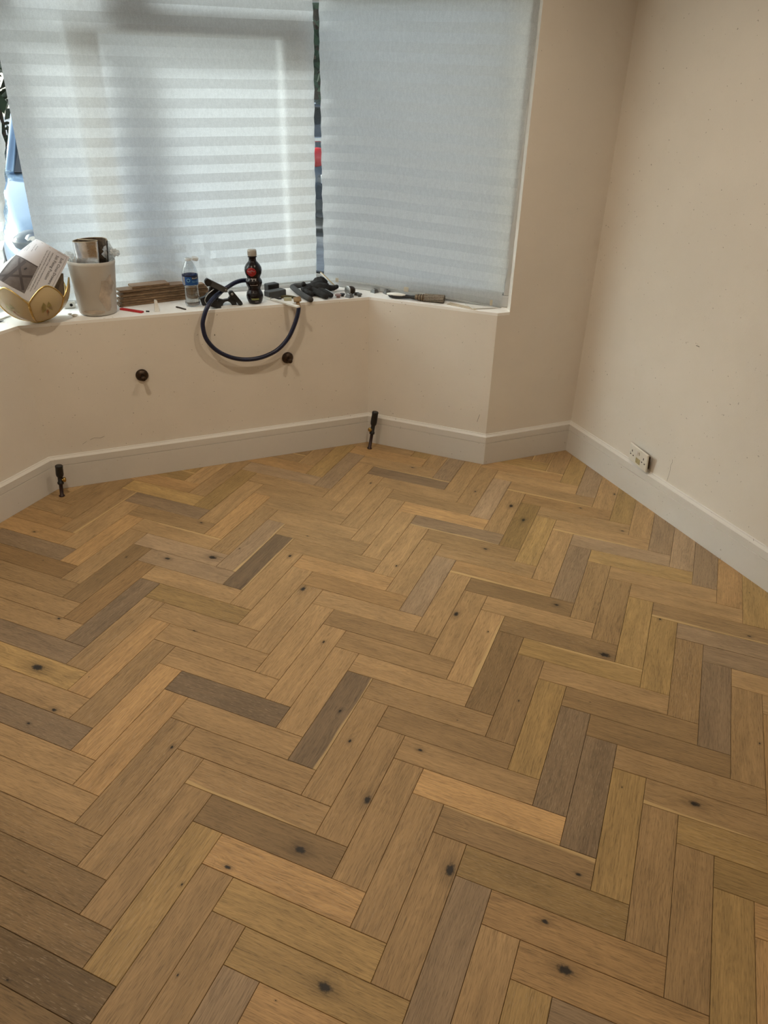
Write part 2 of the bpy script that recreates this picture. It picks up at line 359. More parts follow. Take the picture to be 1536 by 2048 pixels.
# ---- floor of herringbone oak blocks
PW, PL = 0.09, 0.09 * 4.40187
def g2w(a, b): return ((a + b) / S2, (-a + b) / S2)     # block axes (metres) -> room
TONES = [(0.17,-0.12,-0.7,'g'),(0.17,0.01,0.1,'n'),(0.17,0.14,0.1,'n'),(0.18,0.26,0.0,'n'),(0.17,-0.24,0.0,'n'),(0.18,-0.34,-0.1,'n'),(0.17,-0.47,0.0,'n'),(0.17,-0.58,-0.5,'n'),(-0.08,-0.03,0.55,'o'),(-0.08,-0.11,0.3,'o'),(-0.07,0.21,0.35,'o'),(-0.07,0.10,-0.1,'n'),(-0.11,0.32,0.0,'n'),(-0.08,-0.25,-0.15,'n'),(-0.07,-0.36,0.0,'n'),(-0.06,-0.47,-0.05,'n'),(0.43,0.17,0.1,'n'),(0.44,0.06,0.25,'n'),(0.45,-0.04,0.2,'n'),(0.45,-0.18,0.15,'n'),(0.44,-0.31,-0.6,'g'),(0.44,-0.44,0.05,'n'),(0.45,-0.53,-0.1,'n'),(0.48,-0.62,0.0,'n'),(0.68,0.07,-0.25,'n'),(0.71,-0.04,-0.1,'n'),(0.68,-0.14,0.25,'n'),(0.66,-0.26,-0.05,'n'),(0.85,-0.13,0.0,'n'),(0.80,-0.21,0.15,'n'),(0.78,-0.29,0.15,'n'),(0.77,-0.37,-0.1,'n'),(0.75,-0.48,-0.3,'n'),(0.74,-0.61,0.0,'n'),(0.73,-0.74,0.7,'o'),(0.71,-0.83,-0.3,'n'),(0.93,-0.00,0.1,'n'),(0.97,-0.07,0.0,'n'),(0.99,-0.18,0.3,'n'),(0.99,-0.31,-0.5,'n'),(1.00,-0.43,-0.35,'n'),(0.99,-0.57,0.0,'y'),(1.00,-0.69,-0.45,'g'),(1.01,-0.81,-0.55,'g'),(1.05,-0.89,-0.05,'y'),(1.11,-0.97,-0.1,'n'),(1.30,-0.08,0.1,'n'),(1.30,-0.24,-0.35,'n'),(1.30,-0.36,0.05,'y'),(1.30,-0.49,0.0,'n'),(1.31,-0.62,-0.35,'n'),(1.28,-0.74,-0.35,'n'),(1.25,-0.82,-0.1,'n'),(1.20,-0.90,-0.15,'n'),(1.48,-0.15,-0.15,'n'),(1.52,-0.21,-0.25,'n'),(1.57,-0.29,0.15,'y'),(1.58,-0.44,0.0,'y'),(1.57,-0.53,-0.25,'n'),(0.21,-0.75,0.5,'o'),(0.21,-0.89,0.2,'y'),(0.22,-1.01,0.0,'y'),(0.11,-1.02,0.3,'o'),(0.34,-0.63,-0.05,'n'),(0.39,-0.74,0.0,'n'),(0.45,-0.82,-0.1,'n'),(0.44,-0.95,-0.1,'n'),(0.49,-1.03,-0.2,'g'),(0.52,-1.11,0.1,'n'),(0.58,-1.19,0.05,'y'),(0.73,-0.82,-0.3,'y'),(0.68,-0.91,-0.3,'y'),(0.65,-1.02,0.0,'o'),(0.62,-1.14,0.1,'o'),(0.97,-0.99,0.0,'y'),(1.00,-1.07,-0.05,'n'),(1.03,-1.18,-0.15,'n'),(1.05,-1.27,0.0,'y'),(1.07,-1.34,0.35,'o'),(1.27,-0.97,-0.1,'n'),(1.24,-1.07,0.0,'y'),(1.19,-1.14,-0.2,'y'),(0.82,-1.03,-0.2,'y'),(0.79,-1.10,-0.3,'y'),(-0.36,0.26,0.35,'y'),(-0.36,0.14,0.05,'n'),(-0.38,0.02,-0.4,'g'),(-0.34,-0.12,0.2,'n'),(-0.35,-0.24,0.15,'n'),(-0.33,-0.38,-0.2,'n'),(-0.32,0.39,-0.3,'g'),(-0.38,0.49,0.0,'n'),(-0.15,0.40,-0.55,'g'),(-0.38,-0.48,-0.5,'n'),(-0.36,-0.63,-0.5,'n'),(-0.35,-0.75,-0.8,'n'),(-0.38,-0.82,-0.6,'n'),(-0.21,-0.70,0.15,'y'),(-0.12,-0.64,0.15,'y'),(0.46,0.59,-0.75,'g'),(0.45,0.94,0.3,'o'),(0.45,1.08,0.1,'n'),(0.47,0.85,-0.1,'n'),(0.45,0.69,0.0,'g'),(0.72,0.42,0.25,'o'),(0.47,0.44,0.1,'n'),(0.51,0.36,0.15,'n'),(0.55,0.20,0.2,'n'),(0.89,0.58,0.1,'n'),(0.72,0.64,-0.15,'n'),(0.75,0.51,-0.1,'n'),(0.73,0.76,0.0,'n'),(0.73,0.88,-0.15,'n'),(0.94,0.57,0.2,'n'),(0.98,0.47,0.2,'n'),(1.26,0.74,0.5,'o'),(1.37,0.97,-0.5,'g'),(1.22,0.58,-0.35,'g'),(-0.42,1.09,-0.4,'g'),(-0.39,0.84,-0.25,'n'),(0.16,1.28,0.3,'y'),(0.18,1.15,-0.35,'g'),(0.17,1.04,-0.3,'n'),(-0.12,1.08,0.15,'n'),(-0.15,0.94,0.35,'o'),(-0.13,0.79,0.05,'n'),(-0.08,0.75,-0.45,'n'),(-0.10,0.52,-0.5,'g'),(0.14,0.53,0.2,'n'),(0.14,0.72,0.0,'g'),(1.57,0.46,-0.35,'y'),(1.91,0.17,0.1,'n'),(1.82,0.10,0.15,'y'),(1.54,0.21,0.15,'n'),(1.59,0.11,-0.25,'g'),(1.61,-0.02,-0.1,'y'),]
KNOTS = [(1.392,-0.367,0.029),(1.248,-0.944,0.022),(0.838,-0.999,0.011),(0.056,-0.670,0.013),(0.243,-0.821,0.013),(0.554,-0.874,0.029),(-0.319,0.028,0.015),(0.188,-1.016,0.027),(-0.364,0.244,0.035),(0.555,0.349,0.022),(0.571,0.580,0.014),(1.619,0.622,0.022),(1.606,0.495,0.020),(0.232,-0.689,0.025),(0.280,0.678,0.028),(1.024,0.009,0.021),(0.134,0.248,0.010),(-0.294,0.484,0.010),(0.440,-0.614,0.023),(1.395,-0.075,0.015),(1.334,0.349,0.013),(0.698,-1.068,0.014),(0.607,-0.801,0.007),(-0.276,0.413,0.009),(1.699,-0.279,0.011),(1.456,-0.492,0.013),(-0.094,-0.877,0.005),(0.113,0.733,0.018),(1.357,1.128,0.012),(1.960,0.265,0.011),(0.343,-1.015,0.009),(0.679,-1.174,0.028),(0.641,-0.511,0.012),(0.466,-0.407,0.011),]
sk_t = 0.0
room_poly = [(XL, YB), (XR, YB), (XR, YN), (E_[0], YN), (D_[0], D_[1]), (C_[0], C_[1]), (B_[0], YN), (XL, YN)]
room_poly = [(p[0] * 1.0, p[1]) for p in room_poly]
def clip_convex(sub, clip):
    out = sub[:]
    for i in range(len(clip)):
        a, b = clip[i], clip[(i + 1) % len(clip)]; inp, out = out, []
        def side(p): return (b[0] - a[0]) * (p[1] - a[1]) - (b[1] - a[1]) * (p[0] - a[0])
        for j in range(len(inp)):
            p, q = inp[j], inp[(j + 1) % len(inp)]; sp, sq = side(p), side(q)
            if sp >= 0: out.append(p)
            if (sp >= 0) != (sq >= 0):
                t = sp / (sp - sq); out.append((p[0] + t * (q[0] - p[0]), p[1] + t * (q[1] - p[1])))
        if len(out) < 3: return []
    res = []
    for p in out:
        if not res or math.hypot(p[0] - res[-1][0], p[1] - res[-1][1]) > 5e-4: res.append(p)
    if len(res) > 1 and math.hypot(res[0][0] - res[-1][0], res[0][1] - res[-1][1]) <= 5e-4: res.pop()
    return res
def area(p): return 0.5 * sum(p[i][0] * p[(i + 1) % len(p)][1] - p[(i + 1) % len(p)][0] * p[i][1] for i in range(len(p)))
def inset(p, d):
    n = len(p); out = []
    for i in range(n):
        a, b, c = p[i - 1], p[i], p[(i + 1) % n]
        e1 = Vector((b[0] - a[0], b[1] - a[1])).normalized(); e2 = Vector((c[0] - b[0], c[1] - b[1])).normalized()
        n1 = Vector((-e1.y, e1.x)); n2 = Vector((-e2.y, e2.x)); k = 1 + n1.dot(n2)
        o = (n1 + n2) / k if k > 0.2 else (n1 + n2)
        out.append((b[0] + o.x * d, b[1] + o.y * d))
    return out
def block_mesh(poly):
    """block from a CCW outline: fine gap, eased arris, flat face at z = 0"""
    p0 = inset(poly, 0.0005); p1 = inset(poly, 0.0014); n = len(poly)
    vs_ = [(x, y, -0.014) for x, y in p0] + [(x, y, -0.0009) for x, y in p0] + [(x, y, 0) for x, y in p1]
    fs = [tuple(range(2 * n, 3 * n))]
    for k in (0, n): fs += [(k + i, k + (i + 1) % n, k + n + (i + 1) % n, k + n + i) for i in range(n)]
    return vs_, fs
base = MB().prism([(XL - .05, YB - .05), (XR + .05, YB - .05), (XR + .05, YN + .05), (E_[0] + .03, YN + .05), (D_[0] + .02, D_[1] + .05), (C_[0] - .02, C_[1] + .05), (B_[0] - .03, YN + .05), (XL - .05, YN + .05)], -0.06, -0.012).build('floor', SUBF)
struct(base)
def tone_col(t, h):
    c = [0.395, 0.256, 0.122]
    k = 1 + 0.62 * t if t > 0 else 1 + 0.66 * t
    c = [q * k for q in c]
    if h == 'g': g = sum(c) / 3; c = [q * .78 + g * w * .22 for q, w in zip(c, (1.03, .97, .98))]
    if h == 'o': c = [c[0] * 1.03, c[1] * .985, c[2] * .92]
    if h == 'y': c = [c[0] * .985, c[1] * 1.0, c[2] * .86]
    return (*c, 1)
full_local = [(-PL / 2, -PW / 2), (PL / 2, -PW / 2), (PL / 2, PW / 2), (-PL / 2, PW / 2)]
vsf, fsf = block_mesh(full_local)
full_me = bpy.data.meshes.new('plank'); full_me.from_pydata(vsf, [], fsf); full_me.materials.append(OAK)
blocks = []
for col in range(-14, 15):
    for k in range(-45, 46):
        blocks.append(('A', col * PL - k * PW + PL / 2, col * PL + k * PW + PW / 2, 0.0))
        blocks.append(('B', col * PL - k * PW - PW / 2, col * PL + (k + 1) * PW - PL / 2, 90.0))
rr = random.Random(11)
keep = []
for kind, ga, gb, an in blocks:
    cx, cy = g2w(ga, gb)
    if not (XL - .3 < cx < XR + .3 and YB - .3 < cy < 1.8): continue
    ang = math.radians(an - 45); ca, sa = math.cos(ang), math.sin(ang)
    wp = [(cx + x * ca - y * sa, cy + x * sa + y * ca) for x, y in full_local]
    cl = clip_convex(room_poly, wp)
    if len(cl) < 3 or abs(area(cl)) < 2.5e-4: continue
    if area(cl) < 0: cl = cl[::-1]
    whole = abs(area(cl)) > PW * PL * 0.9995
    # is any of it in the photograph?
    vis = 0
    for x, y in cl + [(sum(p[0] for p in cl) / len(cl), sum(p[1] for p in cl) / len(cl))]:
        d = Vector((x + 0.0418, y + 1.8139, -1.6411)); X, Y, Z = (Vector(r_).dot(d) for r_ in R)
        if Z > 0.1 and abs(X / Z * 1465.3) < 830 and abs(Y / Z * 1465.3) < 1090: vis += 1
    dist = math.hypot(cx + .04, cy + 1.81)
    keep.append((0 if vis else 1, dist, cx, cy, ang, cl, whole))
keep.sort(key=lambda t: (t[0], t[1]))
loose = MB()
def lookup(lst, cl):
    for it in lst:
        x, y = it[0], it[1]; ins = True
        for i in range(len(cl)):
            a, b = cl[i], cl[(i + 1) % len(cl)]
            if (b[0] - a[0]) * (y - a[1]) - (b[1] - a[1]) * (x - a[0]) < -1e-6: ins = False; break
        if ins: return it
    return None
n_pl = 0
for inv, dist, cx, cy, ang, cl, whole in keep:
    ca, sa = math.cos(-ang), math.sin(-ang)
    loc = [((x - cx) * ca - (y - cy) * sa, (x - cx) * sa + (y - cy) * ca) for x, y in cl]
    flip = rr.random() < 0.5
    if inv or n_pl >= 298:
        vs_, fs = block_mesh(loc); cb, sb = math.cos(ang), math.sin(ang)
        loose.add([(cx + x * cb - y * sb, cy + x * sb + y * cb, z) for x, y, z in vs_], fs); continue
    if whole: me = full_me
    else:
        vs_, fs = block_mesh(loc); me = bpy.data.meshes.new('plank'); me.from_pydata(vs_, [], fs); me.materials.append(OAK)
    o = bpy.data.objects.new('plank', me); COL.objects.link(o); n_pl += 1
    o.parent = base; o.location = (cx, cy, rr.uniform(-0.00025, 0.00025)); o.rotation_euler = (0, 0, ang + (PI if (whole and flip) else 0))
    t = lookup(TONES, cl); kn = lookup(KNOTS, cl)
    if t: o.color = tone_col(t[2] + rr.uniform(-.04, .04), t[3])
    else: o.color = tone_col(max(-.5, min(.45, rr.gauss(-.06, .17))), rr.choice('nnnygo'))
    if kn:
        dx, dy = kn[0] - cx, kn[1] - cy; lx, ly = dx * ca - dy * sa, dx * sa + dy * ca
        if whole and flip: lx, ly = -lx, -ly
        o['knot'] = (lx, ly, kn[2] * 0.5)
    elif rr.random() < 0.22:
        o['knot'] = (rr.uniform(-.16, .16), rr.uniform(-.035, .035), rr.choice((.0015, .002, .003, .005)))
    else: o['knot'] = (0.0, 0.0, 0.0)
lo_ = loose.build('plank_field', OAK, base); lo_['kind'] = 'stuff'; lo_.color = tone_col(-.05, 'n'); lo_['knot'] = (0., 0., 0.)

# ---- walls
def wall(name, mb, m=None): return struct(mb.build(name, m or WALL))
OF = 1.95                                                # outer line of the bay
OL = (-.37, OF)
lp = [B_, C_, OL, (-1.03, 1.31), (-.794, 1.053)]
w_front = wall('wall_front', MB().prism([C_, D_, (1.10, OF), OL], -.05, SILL - .012))
rp = [D_, E_, (1.776, 1.053), (1.86, 1.19), (1.10, OF)]
w_br = wall('wall_bay_right', MB().prism(rp, -.05, SILL - .012))
w_bl = wall('wall_bay_left', MB().prism(lp, -.05, SILL - .012))
nib_hi = [(1.776, 1.053), (XR + .12, 1.053), (XR + .12, 1.40), (1.90, 1.40), (1.86, 1.19), (1.812, 1.143)]
nib_lo = [(1.776, 1.053), (XR + .12, 1.053), (XR + .12, 1.40), (1.90, 1.40), (1.86, 1.19)]
w_nr = wall('wall_front_right', MB().prism(nib_hi, SILL - .012, ZC).prism(nib_lo, -.05, SILL - .012))
w_nl = wall('wall_front_left', MB().prism([(-.794, 1.053), (XL - .12, 1.053), (XL - .12, 1.45), (-1.06, 1.45), (-1.03, 1.31), (-.94, 1.26)], SILL - .012, ZC).prism([(-.794, 1.053), (XL - .12, 1.053), (XL - .12, 1.45), (-1.06, 1.45), (-1.03, 1.31)], -.05, SILL - .012))
w_r = wall('wall_right', MB().prism([(XR, YB - .12), (XR + .12, YB - .12), (XR + .12, 1.053), (XR, 1.053)], -.05, ZC))
w_l = wall('wall_left', MB().prism([(XL - .12, YB - .12), (XL, YB - .12), (XL, 1.053), (XL - .12, 1.053)], -.05, ZC))
w_b = wall('wall_back', MB().prism([(XL, YB - .12), (XR, YB - .12), (XR, YB), (XL, YB)], -.05, ZC))
ceil = struct(MB().prism([(XL - .12, YB - .12), (XR + .12, YB - .12), (XR + .12, 1.40), (1.90, 1.40), (1.10, OF + .05), (-.37, OF + .05), (-1.06, 1.45), (XL - .12, 1.45)], ZC, ZC + .1).build('ceiling', CEIL))
# heads over the bay windows
hd = MB().prism([(-.33, 1.87), (1.06, 1.87), (1.10, OF), OL], 2.39, ZC)
q = [(1.06, 1.87), (1.805, 1.125), (1.86, 1.19), (1.10, OF)]
hd.prism(q, 2.39, ZC).prism([(-.33, 1.87), (-.94, 1.26), (-1.03, 1.31), OL], 2.39, ZC)
wall('wall_window_head', hd)
# window sill of the bay (one continuous board)
sb = MB().prism([C_, D_, (1.10, OF), OL], SILL - .012, SILL)
sb.prism(rp, SILL - .012, SILL).prism(lp, SILL - .012, SILL)
sill = struct(sb.build('trim_1', SILLP))

# ---- skirting boards: plain face, V groove, bevelled top edge
def skirting(name, a, b, na, nb, h=0.148, t=0.018):
    """a, b: wall line ends; na, nb: offset vectors that carry the mitre (per unit thickness)"""
    prof = [(0, 0), (t, 0), (t, 0.1135), (t - .0035, 0.1150), (t, 0.1165), (t, h - .001), (t - .002, h), (0.0065, h + .0065), (0.0045, h + .0105), (0, h + .0115)]
    n = len(prof); vs_ = []
    for (p, nn) in ((a, na), (b, nb)):
        for d, z in prof: vs_.append((p[0] + nn[0] * d, p[1] + nn[1] * d, z + .0005))
    fs = [(i, (i + 1) % n, n + (i + 1) % n, n + i) for i in range(n)] + [tuple(range(n))[::-1], tuple(range(n, 2 * n))]
    return struct(MB().add(vs_, fs).build(name, SKIRT))
def mitre(n1, n2):
    n1, n2 = Vector(n1), Vector(n2); return (n1 + n2) / (1 + n1.dot(n2))
n_f, n_r, n_l, n_R, n_L = (0, -1), (-1 / S2, -1 / S2), (1 / S2, -1 / S2), (-1, 0), (1, 0)
e = 0.9985
skirting('baseboard_front', C_, D_, mitre(n_l, n_f), mitre(n_f, n_r))
skirting('baseboard_bay_right', D_, E_, mitre(n_f, n_r), mitre(n_r, n_f))
skirting('baseboard_bay_left', B_, C_, mitre(n_f, n_l), mitre(n_l, n_f))
skirting('baseboard_front_right', E_, (XR, YN), mitre(n_r, n_f), mitre(n_f, n_R))
skirting('baseboard_front_left', (XL, YN), B_, mitre(n_L, n_f), mitre(n_f, n_l))
skirting('baseboard_right', (XR, YN), (XR, YB), mitre(n_f, n_R), n_R)
skirting('baseboard_left', (XL, YB), (XL, YN), n_L, mitre(n_L, n_f))

# ---- windows: three lights of the bay
def window(name, p0, p1, outn, mull, casements, trans):
    """p0,p1 inner face line ends (left to right from inside); outn outward normal"""
    p0, p1, on = Vector(p0), Vector(p1), Vector(outn); ln = (p1 - p0).length; u = (p1 - p0).normalized()
    w = thing(name, None, None, (*((p0 + p1) / 2), SILL)); struct(w)
    zt, zb = 2.39, SILL
    def bar(nm, s0, s1, z0, z1, d0=0.0, d1=0.065, m=UPVC, bev=.004):
        c = p0 + u * ((s0 + s1) / 2) + on * ((d0 + d1) / 2)
        mb = MB().box((c.x, c.y, (z0 + z1) / 2), (s1 - s0, d1 - d0, z1 - z0), rotz(math.atan2(u.y, u.x)), bev)
        return mb.build(nm, m, w)
    bar('frame_rail', 0, ln, zb, zb + .052); bar('frame_rail', 0, ln, zt - .05, zt)
    bar('frame_post', 0, .03, zb + .052, zt - .05); bar('frame_post', ln - .03, ln, zb + .052, zt - .05)
    edges = [.03] + [x for m_ in mull for x in (m_ - .035, m_ + .035)] + [ln - .03]
    for m_ in mull: bar('mullion', m_ - .035, m_ + .035, zb + .052, zt - .05)
    for i in range(0, len(edges), 2):
        a, b = edges[i], edges[i + 1]
        if trans: bar('transom', a, b, trans, trans + .05)
        for (z0, z1) in (((zb + .052, trans), (trans + .05, zt - .05)) if trans else ((zb + .052, zt - .05),)):
            ca_ = (i // 2) in casements
            g = 0.0
            if ca_:
                f = .05
                bar('casement_stile', a, a + f, z0, z1, -.008, .05); bar('casement_stile', b - f, b, z0, z1, -.008, .05)
                bar('casement_rail', a + f, b - f, z0, z0 + f, -.008, .05); bar('casement_rail', a + f, b - f, z1 - f, z1, -.008, .05); g = f
            bar('glazing_gasket', a + g, b - g, z0 + g, z0 + g + .006, .012, .04, BLACK, 0)
            bar('pane', a + g, b - g, z0 + g + .006, z1 - g, .026, .030, GLASS, 0)
    return w
window('window_1', (-.33, 1.87), (1.06, 1.87), (0, 1), [0.47], [1], 1.855)
window('window_2', (1.062, 1.868), (1.808, 1.122), (1 / S2, 1 / S2), [], [], 1.94)
window('window_3', (-.936, 1.264), (-.332, 1.868), (-1 / S2, 1 / S2), [], [], 1.94)
# raised tile upstand behind the sill, under the front window
struct(MB().prism([(-.36, 1.80), (1.085, 1.80), (1.06, 1.868), (-.33, 1.868)], SILL, SILL + .016).build('trim_2', SILLP))

# ---- pleated paper blinds
def blind(name, p0, p1, inn, zbot, label, edge0, edge1, amp=.006, pitch=.0375, droop=0.0, crease=0.0, seed=1, ztop=2.37, twist=0.0):
    """p0,p1 line in plan; zbot(s) bottom height; edge0/edge1(z) wander of the sides (m); inn inward normal"""
    p0, p1, n_ = Vector(p0), Vector(p1), Vector(inn); u = (p1 - p0).normalized(); ln = (p1 - p0).length
    root = thing(name, label, 'blind', (*((p0 + p1) / 2), SILL + .02))
    nu = 46; lines = []; z = ztop; k = 0
    rows = int((ztop - SILL) / pitch) + 1; sub = 2
    vs_ = []; fs = []
    nr = rows * sub
    for j in range(nr + 1):
        for i in range(nu + 1):
            t = i / nu; zb = zbot(t); zz = ztop - (ztop - zb) * j / nr
            a0, a1 = edge0(zz), ln + edge1(zz); s = a0 + (a1 - a0) * t
            ph = (j / sub) % 2; tri = ph if ph <= 1 else 2 - ph
            loose_ = mnoise.noise(Vector((s * 2.2, zz * 2.0, seed))) * .004 + mnoise.noise(Vector((s * 6, zz * 5, seed + 5))) * .0015
            am = amp * (1.0 - 0.25 * mnoise.noise(Vector((s * 3, zz * 4, seed + 9))))
            cr = 0.0
            if crease:
                w_ = math.exp(-((s - crease) / .16) ** 2) * max(0, min(1, (1.12 - zz) / .2))
                cr = w_ * (.012 * mnoise.noise(Vector((s * 16, zz * 15, 3.3))) + .008 * mnoise.noise(Vector((s * 34, zz * 38, 7.7)))); am *= 1 - .6 * w_
            zz2 = zz - droop * (t ** 2) * (1 - (zz - SILL) / 1.7) + .002 * mnoise.noise(Vector((s * 3, j * .7, seed)))
            d = (tri - .5) * 2 * am + loose_ + cr + twist * t * max(0, (1.0 - (zz - SILL) / .8))
            p = p0 + u * s + n_ * d
            vs_.append((p.x, p.y, zz2))
    for j in range(nr):
        for i in range(nu): fs.append((j * (nu + 1) + i, (j + 1) * (nu + 1) + i, (j + 1) * (nu + 1) + i + 1, j * (nu + 1) + i + 1))
    MB().add(vs_, fs, False).build('pleated_sheet', PAPER, root)
    # folded bottom hem
    last = vs_[nr * (nu + 1):]
    hem = MB(); q_ = []
    for i in range(0, nu + 1, 2):
        x, y, z_ = last[i]; q_.append((x + n_.x * .003, y + n_.y * .003, z_))
    hem.tube(q_, .0045, 6); hem.build('bottom_hem', PAPER, root)
    return root, vs_, nu, nr
def wav(a, f, s): return lambda z: a * mnoise.noise(Vector((z * f, s, 0.3)))
w1 = wav(.010, 9, 1.0)
b1 = blind('pleated_blind', (-.15, 1.778), (1.10, 1.778), (0, -1),
      lambda t: .772 + (.012 * max(0, (t - .5) / .5)) + (-.002 if t < .3 else 0),
      'white pleated paper blind with creased lower part over the front window of the bay',
      lambda z: -.012 + .014 * (z - .8), lambda z: -.012 + .016 * (z - .8) / 1.1 + .5 * w1(z), amp=.0047, crease=.60, seed=2)
w2, w3 = wav(.012, 8, 4.0), wav(.016, 9, 7.0)
def zb2(t):
    return .785 + .008 * math.sin(min(1, t / .5) * PI) - .020 * t ** 2
b2 = blind('pleated_blind', (1.127, 1.775), (1.785, 1.117), (-1 / S2, -1 / S2), zb2,
      'smooth white pleated paper blind beside the right wall, covering the right window of the bay',
      lambda z: .3 * w2(z), lambda z: -.012 + .030 * (z - .8) / 1.1 + .5 * w3(z), amp=.0030, droop=.012, seed=12)
b3 = blind('pleated_blind', (-.860, 1.130), (-.270, 1.790), (1 / S2, -1 / S2), lambda t: .79,
      'white pleated paper blind at the left edge of the photo, over the left bay window',
      lambda z: 0.0, lambda z: .35 * (min(z, 1.38) - 1.08) + .25 * w2(z), amp=.005, seed=21)
TAPE = translucent('masking_tape', (0.72, 0.66, 0.54), (0.6, 0.5, 0.35), 0.3, 0.6)
def tab(root, p, u, sz):
    MB().box(p, sz, rotz(math.atan2(u[1], u[0])), .0008).build('tape_tab', TAPE, root)
tab(b2[0], (1.440 - .008, 1.446, .792), (1, -1), (.024, .003, .022))
tab(b2[0], (1.735 - .010, 1.139, .781), (1, -1), (.012, .003, .026))
tab(b2[0], (1.180 - .012, 1.695, .800), (1, -1), (.016, .003, .020))

# ---- marks on the walls and skirting
def scuff(par, pts, r): MB().tube(pts, r, 5).build('scuff_mark', DARKMARK, par)
scuff(w_r, [(2.2136, .350, .766), (2.2136, .344, .7665), (2.2136, .332, .766)], .0011)
scuff(w_r, [(2.2136, .160, .704), (2.2136, .158, .702)], .0011)
scuff(w_r, [(2.2136, .33, .270), (2.2136, .327, .255), (2.2136, .332, .24), (2.2136, .328, .218), (2.2136, .331, .165)], .0005)
scuff(w_front, [(.512, 1.5028, .645), (.512, 1.5028, .639)], .0018)
scuff(w_front, [(-.095, 1.5028, .215), (-.075, 1.5028, .222), (-.05, 1.5028, .217), (-.03, 1.5028, .224)], .0004)
scuff(w_front, [(-.13, 1.5028, .198), (-.11, 1.5028, .21)], .0004)
scuff(w_br, [(1.685 - .0002, 1.0808, .255), (1.681 - .0002, 1.0848, .235), (1.678, 1.0878, .215)], .0008)

# ================================================================== THINGS ON THE FLOOR AND WALLS
BRONZE = mat('dark_bronze', (0.045, 0.026, 0.014), 0.42, 0.6, var=0.4, vscale=120)
COPPER = mat('painted_dark_pipe', (0.030, 0.013, 0.012), 0.45, 0.3, var=0.35, vscale=80)
def pipe_stub(x, z, label):
    t = thing('pipe_stub', label, 'pipe', (x, 1.503, z), 'capped pipe ends under the sill')
    m = MB().lathe([(.0275, .0006), (.028, .004), (.024, .012), (.016, .017), (.0125, .019)], (x, 1.503, z), (0, -1, -.05), 28)
    m.build('escutcheon', BRONZE, t)
    m = MB().lathe([(.0088, .016), (.0088, .040), (.0105, .040), (.0105, .047), (.008, .049), (.003, .051)], (x, 1.503, z), (0.03, -1, -.08), 20)
    m.build('capped_end', BRONZE, t)
pipe_stub(.172, .492, 'left round bronze pipe end on the front wall, below the stack of boards')
pipe_stub(.846, .500, 'right round bronze pipe end on the front wall, beside the bottom of the blue hose')
def valve(x, y, dx, dy, h, side, label):
    t = thing('radiator_pipe', label, 'pipe', (x, y, 0), 'radiator pipes rising from the floor')
    ax = Vector((dx, dy, h)); L = ax.length; o = Vector((x, y, 0))
    MB().lathe([(.0125, .0005), (.0125, .004), (.0082, .005), (.0082, L * .42)], o, ax, 16).build('pipe', COPPER, t)
    b = MB().lathe([(.0125, L * .40), (.0135, L * .41), (.0135, L * .46), (.0105, L * .47), (.0105, L * .64)], o, ax, 18); b.build('valve_body', BLACK, t)
    c = MB().lathe([(.0105, L * .62), (.0150, L * .66), (.0165, L * .72), (.0158, L * .93), (.0165, L * .935), (.0165, L * .985), (.014, L)], o, ax, 20); c.build('cap', BLACK, t)
    q = o + ax * .53; d = Vector((side, -.25, 0.05)).normalized()
    nmb = MB().tube([q, q + d * .016], .0065, 10); nmb.lathe([(.0095, .012), (.0112, .014), (.0112, .021), (.009, .0235), (.004, .0245)], q, d, 14)
    nmb.build('bleed_nut', BRASS, t)
valve(-.257, 1.413, .015, .006, .150, 1, 'short black radiator pipe with brass nut at the left bay corner')
valve(1.236, 1.406, .036, .014, .196, -1, 'taller leaning black radiator pipe with brass nut at the right bay corner')
# double socket hanging off the right wall
sx = thing('double_socket', 'white double wall socket pulled loose above the right skirting', 'socket', (2.19, .505, .158))
ang = math.atan2(.022, .15)
u_ = Vector((math.sin(ang) * -1, -math.cos(ang), 0)); n_ = Vector((-math.cos(ang), math.sin(ang), 0)); up = Vector((-.10, 0, 1)).normalized(); n_ = u_.cross(up) * -1
if n_.x > 0: n_ = -n_
so0 = Vector((2.1925, .506, .2035))
rot = Matrix((u_, up, u_.cross(up))).transposed()
def spt(a, b, d=0.0): return so0 + u_ * a + up * b + n_ * d
SOCK = mat('socket_plastic', (0.74, 0.72, 0.66), 0.32, var=0.06)
MB().box(so0, (.147, .087, .0095), rot, .0025).build('faceplate', SOCK, sx)
MB().box(spt(.012, -.002, -.0125), (.105, .060, .014), rot, .002).build('back_box', BRONZE, sx)
for s in (-1, 1):
    r = MB().box(spt(s * .0075, .020, .0058), (.0105, .024, .005), rot @ Matrix.Rotation(s * .14 + .2, 3, 'X'), .0012); r.build('rocker_switch', WHITEPL, sx)
HOLE = mat('socket_slot', (0.006, 0.005, 0.004), 0.8)
for s, cx in ((-1, -.048), (1, .046)):
    g = MB()
    g.box(spt(cx, .012, .0046), (.0058, .0105, .0008), rot).box(spt(cx - .011, -.008, .0046), (.0082, .0056, .0008), rot).box(spt(cx + .011, -.008, .0046), (.0082, .0056, .0008), rot)
    g.build('pin_holes', HOLE, sx)
for a, b in ((-.062, 0), (.062, -.004)): MB().lathe([(.0032, 0), (.0032, .0012), (.002, .0016)], spt(a, b, .0045), n_, 12).build('fixing_screw', STEEL, sx)
STK = mat('tan_sticker', (0.44, 0.37, 0.20), 0.7, var=0.4, vscale=250)
MB().box(spt(.004, -.018, .0050), (.036, .026, .0006), rot).build('sticker', STK, sx)

# ================================================================== THINGS ON THE WINDOW SILL
Z0 = SILL
